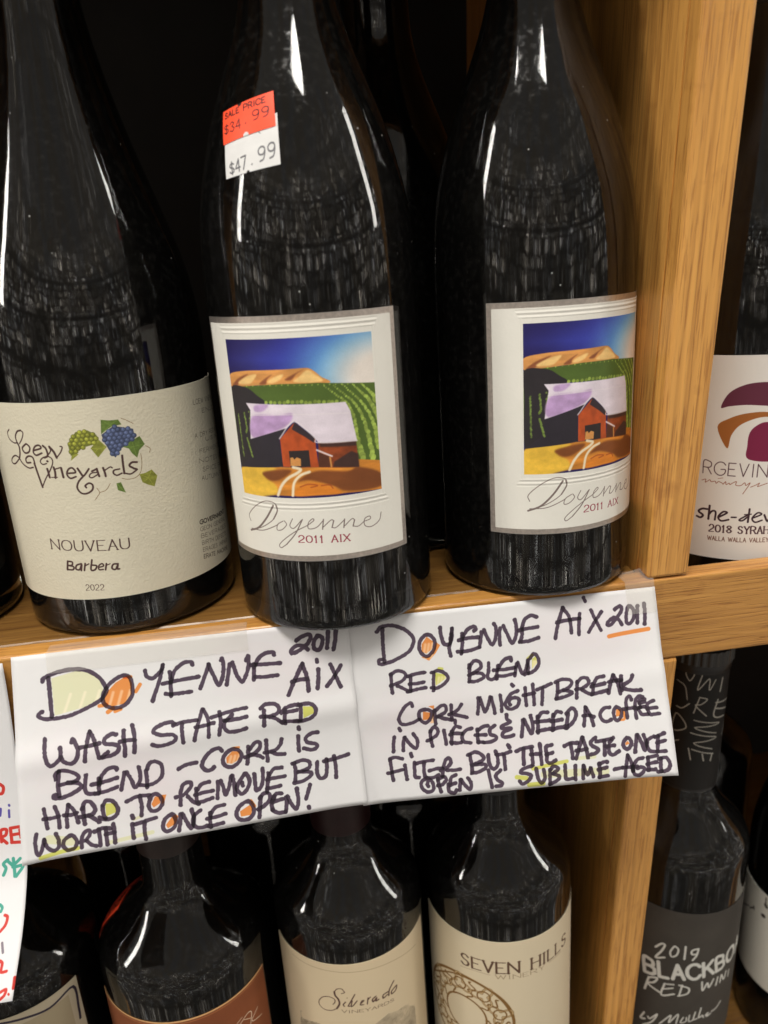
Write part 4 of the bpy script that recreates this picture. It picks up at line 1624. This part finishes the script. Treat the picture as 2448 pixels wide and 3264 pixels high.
# ------------------------------------------------------------------ handwritten cards taped to the rail
MK = {'or': (1.0, .62, .30), 'yl': (.972, .975, .80), 'yl2': (.90, .91, .42)}
def card_canvas(ink, marker, seed):
    cv = Canvas(0, 127, 0, 76.2, 10, c255(210, 210, 212), True)
    cv.rng = np.random.RandomState(seed)
    cv.a *= (1 + .008 * cv.cloud(cv.a.shape[:2]))[..., None]
    for x, y, w in ((20, 46, 30), (88, 14, 26), (50, 58, 20)):
        cv.stroke([(x, y), (x + 18, y + 2)], w, (1.0, .975, .985), .7, soft=8, mul=True)
    for l in marker.strip().split('\n'):
        w = l.split()
        P = pts_of(w[2:])
        al = .95 if w[0] == 'or' else .9
        if w[1] == 'p':
            cv.poly(P, MK[w[0]], al, True)
            A = np.array(P)
            lo, hi = A.min(0), A.max(0)
            if (hi - lo).max() > 5:               # streaks left by the felt tip
                for k in range(7):
                    t = (k + .5) / 7
                    a = np.array((lo[0] + (hi[0] - lo[0]) * t, hi[1] - 1))
                    d = np.array(((hi[0] - lo[0]) * .28, -(hi[1] - lo[1]) * .8))
                    if k % 2:
                        bx, cov = cv.cover(P)
                        s0 = cv.a.copy()
                        cv.stroke([a - d * .5, a + d * .5], 1.0, c255(240, 226, 206), .45, False, .25)
                        m_ = np.zeros(cv.a.shape[:2])
                        m_[bx[2]:bx[3], bx[0]:bx[1]] = cov
                        cv.a = s0 * (1 - m_[..., None]) + cv.a * m_[..., None]
        else:
            cv.stroke(P, float(w[1]) / 10, MK[w[0]], al, mul=True, soft=.08)
    cv.nz = .10 * cv.cloud(cv.a.shape[:2])
    g = cv.rng.uniform(-1, 1, (110, 180))
    g = np.kron(g, np.ones((7, 8)))[:cv.h, :cv.w]
    for _ in range(8):
        g[1:-1, 1:-1] = .2 * (g[1:-1, 1:-1] + g[:-2, 1:-1] + g[2:, 1:-1] + g[1:-1, :-2] + g[1:-1, 2:])
    cv.nz += .16 * g
    for l in ink.strip().split('\n'):
        w = l.split()
        P = np.array(pts_of(w[1:]))
        wd = float(w[0]) / 10 * 1.1
        cv.stroke(P, wd, (.335, .275, .345), .97, soft=.05, mul=True)
        cv.stroke([P[0], P[0] + (P[min(1, len(P) - 1)] - P[0]) * .12], wd * 1.10, c255(66, 54, 68), .55)
        cv.stroke([P[-1], P[-1] + (P[-2] - P[-1]) * .1], wd * 1.12, c255(66, 54, 68), .55)
    return cv
K_LEFT = [(-.1262, -.0014, .0005), (.0005, -.0014, -.0003), (-.1267, -.0377, -.0653), (.0012, -.0236, -.0737)]
K_RIGHT = [(-.0012, -.0011, -.0010), (.1284, -.0011, -.0027), (-.0005, -.0231, -.0750), (.1259, -.0377, -.0691)]
def sheet(parent, name, fn, m, nu=64, nv=40, th=.00012):
    v, uv, f = [], [], []
    for j in range(nv + 1):
        for i in range(nu + 1):
            a, b = i / nu, j / nv
            v.append(fn(a, b))
            uv.append((a, 1 - b))
    for j in range(nv):
        for i in range(nu):
            q = j * (nu + 1) + i
            f.append((q, q + nu + 1, q + nu + 2, q + 1))
    o = mesh_obj(name, v, f, m, parent, uv)
    if th:
        s = o.modifiers.new('thickness', 'SOLIDIFY')
        s.thickness, s.offset = th, -1
    return o
def bilinear(K, wob, seed):
    K = [Vector(k) for k in K]
    rng = random.Random(seed)
    ph = [rng.uniform(0, 6.28) for _ in range(4)]
    def fn(a, b):
        p = K[0] * (1 - a) * (1 - b) + K[1] * a * (1 - b) + K[2] * (1 - a) * b + K[3] * a * b
        e = math.sin(math.pi * min(1, b * 1.0)) 
        d = wob * e * (math.sin(5 * a + ph[0]) * .5 + math.sin(3 * a + 6 * b + ph[1]) * .5)
        d += (.0012 if seed == 3 else .0006) * math.exp(-((b - .52 + .06 * a) / .07) ** 2)          # soft crease across the middle
        d += .0022 * max(0, a - .86) ** 2 / .02 * b ** 2 + .0016 * max(0, .1 - a) ** 2 / .01 * b ** 3      # corners lift a little
        return p + Vector((0, -.88, .47)) * d
    return fn
def make_card(label, K, ink, marker, seed):
    e = empty('handwritten_sign', ((K[0][0] + K[1][0]) / 2, K[0][1], K[0][2]), label=label, cat='sign', group='handwritten cards taped along the rail')
    im = card_canvas(ink, marker, seed).image('card_writing')
    m = printed('card_paper', im, .6, .10, 500, spec=.3)
    loc = e.location.copy()
    base = bilinear(K, .0011, seed)
    sheet(e, 'card', lambda a, b: base(a, b) - loc, m)
    return e, base, loc
s1, f1, l1 = make_card('white card lettered Doyenne 2011 Aix, Wash State Red Blend, hard to remove cork', K_LEFT, INK_LEFT, MARKER_LEFT, 3)
s2, f2, l2 = make_card('white card lettered Doyenne Aix 2011 Red Blend, cork might break in pieces', K_RIGHT, INK_RIGHT, MARKER_RIGHT, 8)
# the upright card with coloured writing
P3 = np.array([(-.0012, -.0017), (-.003, -.010), (-.006, -.020), (-.016, -.049), (-.028, -.0747), (-.046, -.088), (-.067, -.0968)])
L3 = np.concatenate([[0], np.cumsum(np.hypot(*np.diff(P3, axis=0).T))])
cv = Canvas(0, 76.2, 0, 123.1, 8, c255(210, 210, 212), True)
cv.a *= (1 + .01 * cv.cloud(cv.a.shape[:2]))[..., None]
print_on(cv, INK_COLOUR, scale=1.7, colours={'red': c255(190, 52, 44), 'blue': c255(82, 72, 150), 'teal': c255(66, 150, 134), 'grey': c255(120, 112, 122)})
s3 = empty('handwritten_sign', (-.168, -.0012, -.0017), label='tall white card with red, blue and green marker writing, curling outward', cat='sign', group='handwritten cards taped along the rail')
zz = np.linspace(0, L3[-1], 60)
ys, zs_ = np.interp(zz, L3, P3[:, 0]), np.interp(zz, L3, P3[:, 1])
for _ in range(12):
    ys[1:-1] = .25 * ys[:-2] + .5 * ys[1:-1] + .25 * ys[2:]
    zs_[1:-1] = .25 * zs_[:-2] + .5 * zs_[1:-1] + .25 * zs_[2:]
sheet(s3, 'card', lambda a, b: (-.206 + a * .0762 + .168, float(np.interp(b, np.linspace(0, 1, 60), ys)) + .0012, float(np.interp(b, np.linspace(0, 1, 60), zs_)) + .0017), printed('colour_card_paper', cv.image('colour_card'), .6, .1, 500, spec=.3))
# clear tape
m_tape, t_, b_ = mat('clear_tape')
t_.nodes.remove(b_)
tr, gl, mxs = N(t_, 'ShaderNodeBsdfTransparent'), N(t_, 'ShaderNodeBsdfPrincipled'), N(t_, 'ShaderNodeMixShader')
tr.inputs[0].default_value = (.97, .965, .95, 1)
gl.inputs['Base Color'].default_value = (.8, .78, .74, 1)
gl.inputs['Roughness'].default_value = .16
tcx, nz_ = N(t_, 'ShaderNodeTexCoord'), N(t_, 'ShaderNodeTexNoise')
nz_.inputs['Scale'].default_value = 180
t_.links.new(tcx.outputs['Object'], nz_.inputs['Vector'])
bpx = N(t_, 'ShaderNodeBump')
bpx.inputs['Strength'].default_value = .5
bpx.inputs['Distance'].default_value = .001
t_.links.new(nz_.outputs[0], bpx.inputs['Height'])
t_.links.new(bpx.outputs[0], gl.inputs['Normal'])
mxs.inputs[0].default_value = .16
t_.links.new(tr.outputs[0], mxs.inputs[1])
t_.links.new(gl.outputs[0], mxs.inputs[2])
t_.links.new(mxs.outputs[0], t_.nodes['Material Output'].inputs[0])
def tape(e, loc, fn, a0, a1, down_, back, up=0.):
    """from the rail top (back) over the edge and down the card"""
    def g(u, v):
        a = a0 + (a1 - a0) * u
        lim = back / (back + down_)
        if v < lim:
            t = 1 - v / lim
            x = fn(a, 0)[0]
            return Vector((x, -.0006 + t * back, .0005 - T * max(0, t * back) + up * u * t * back)) - loc
        t = (v - lim) / (1 - lim)
        p = fn(a, t * down_ / .076)
        return p + Vector((0, -.0006, .0003 * (1 - t))) - loc
    return sheet(e, 'clear_tape', g, m_tape, 30, 16, 0)
tape(s1, l1, f1, .10, .69, .0075, .0055)
tape(s2, l2, f2, .90, .997, .010, .008, .35)
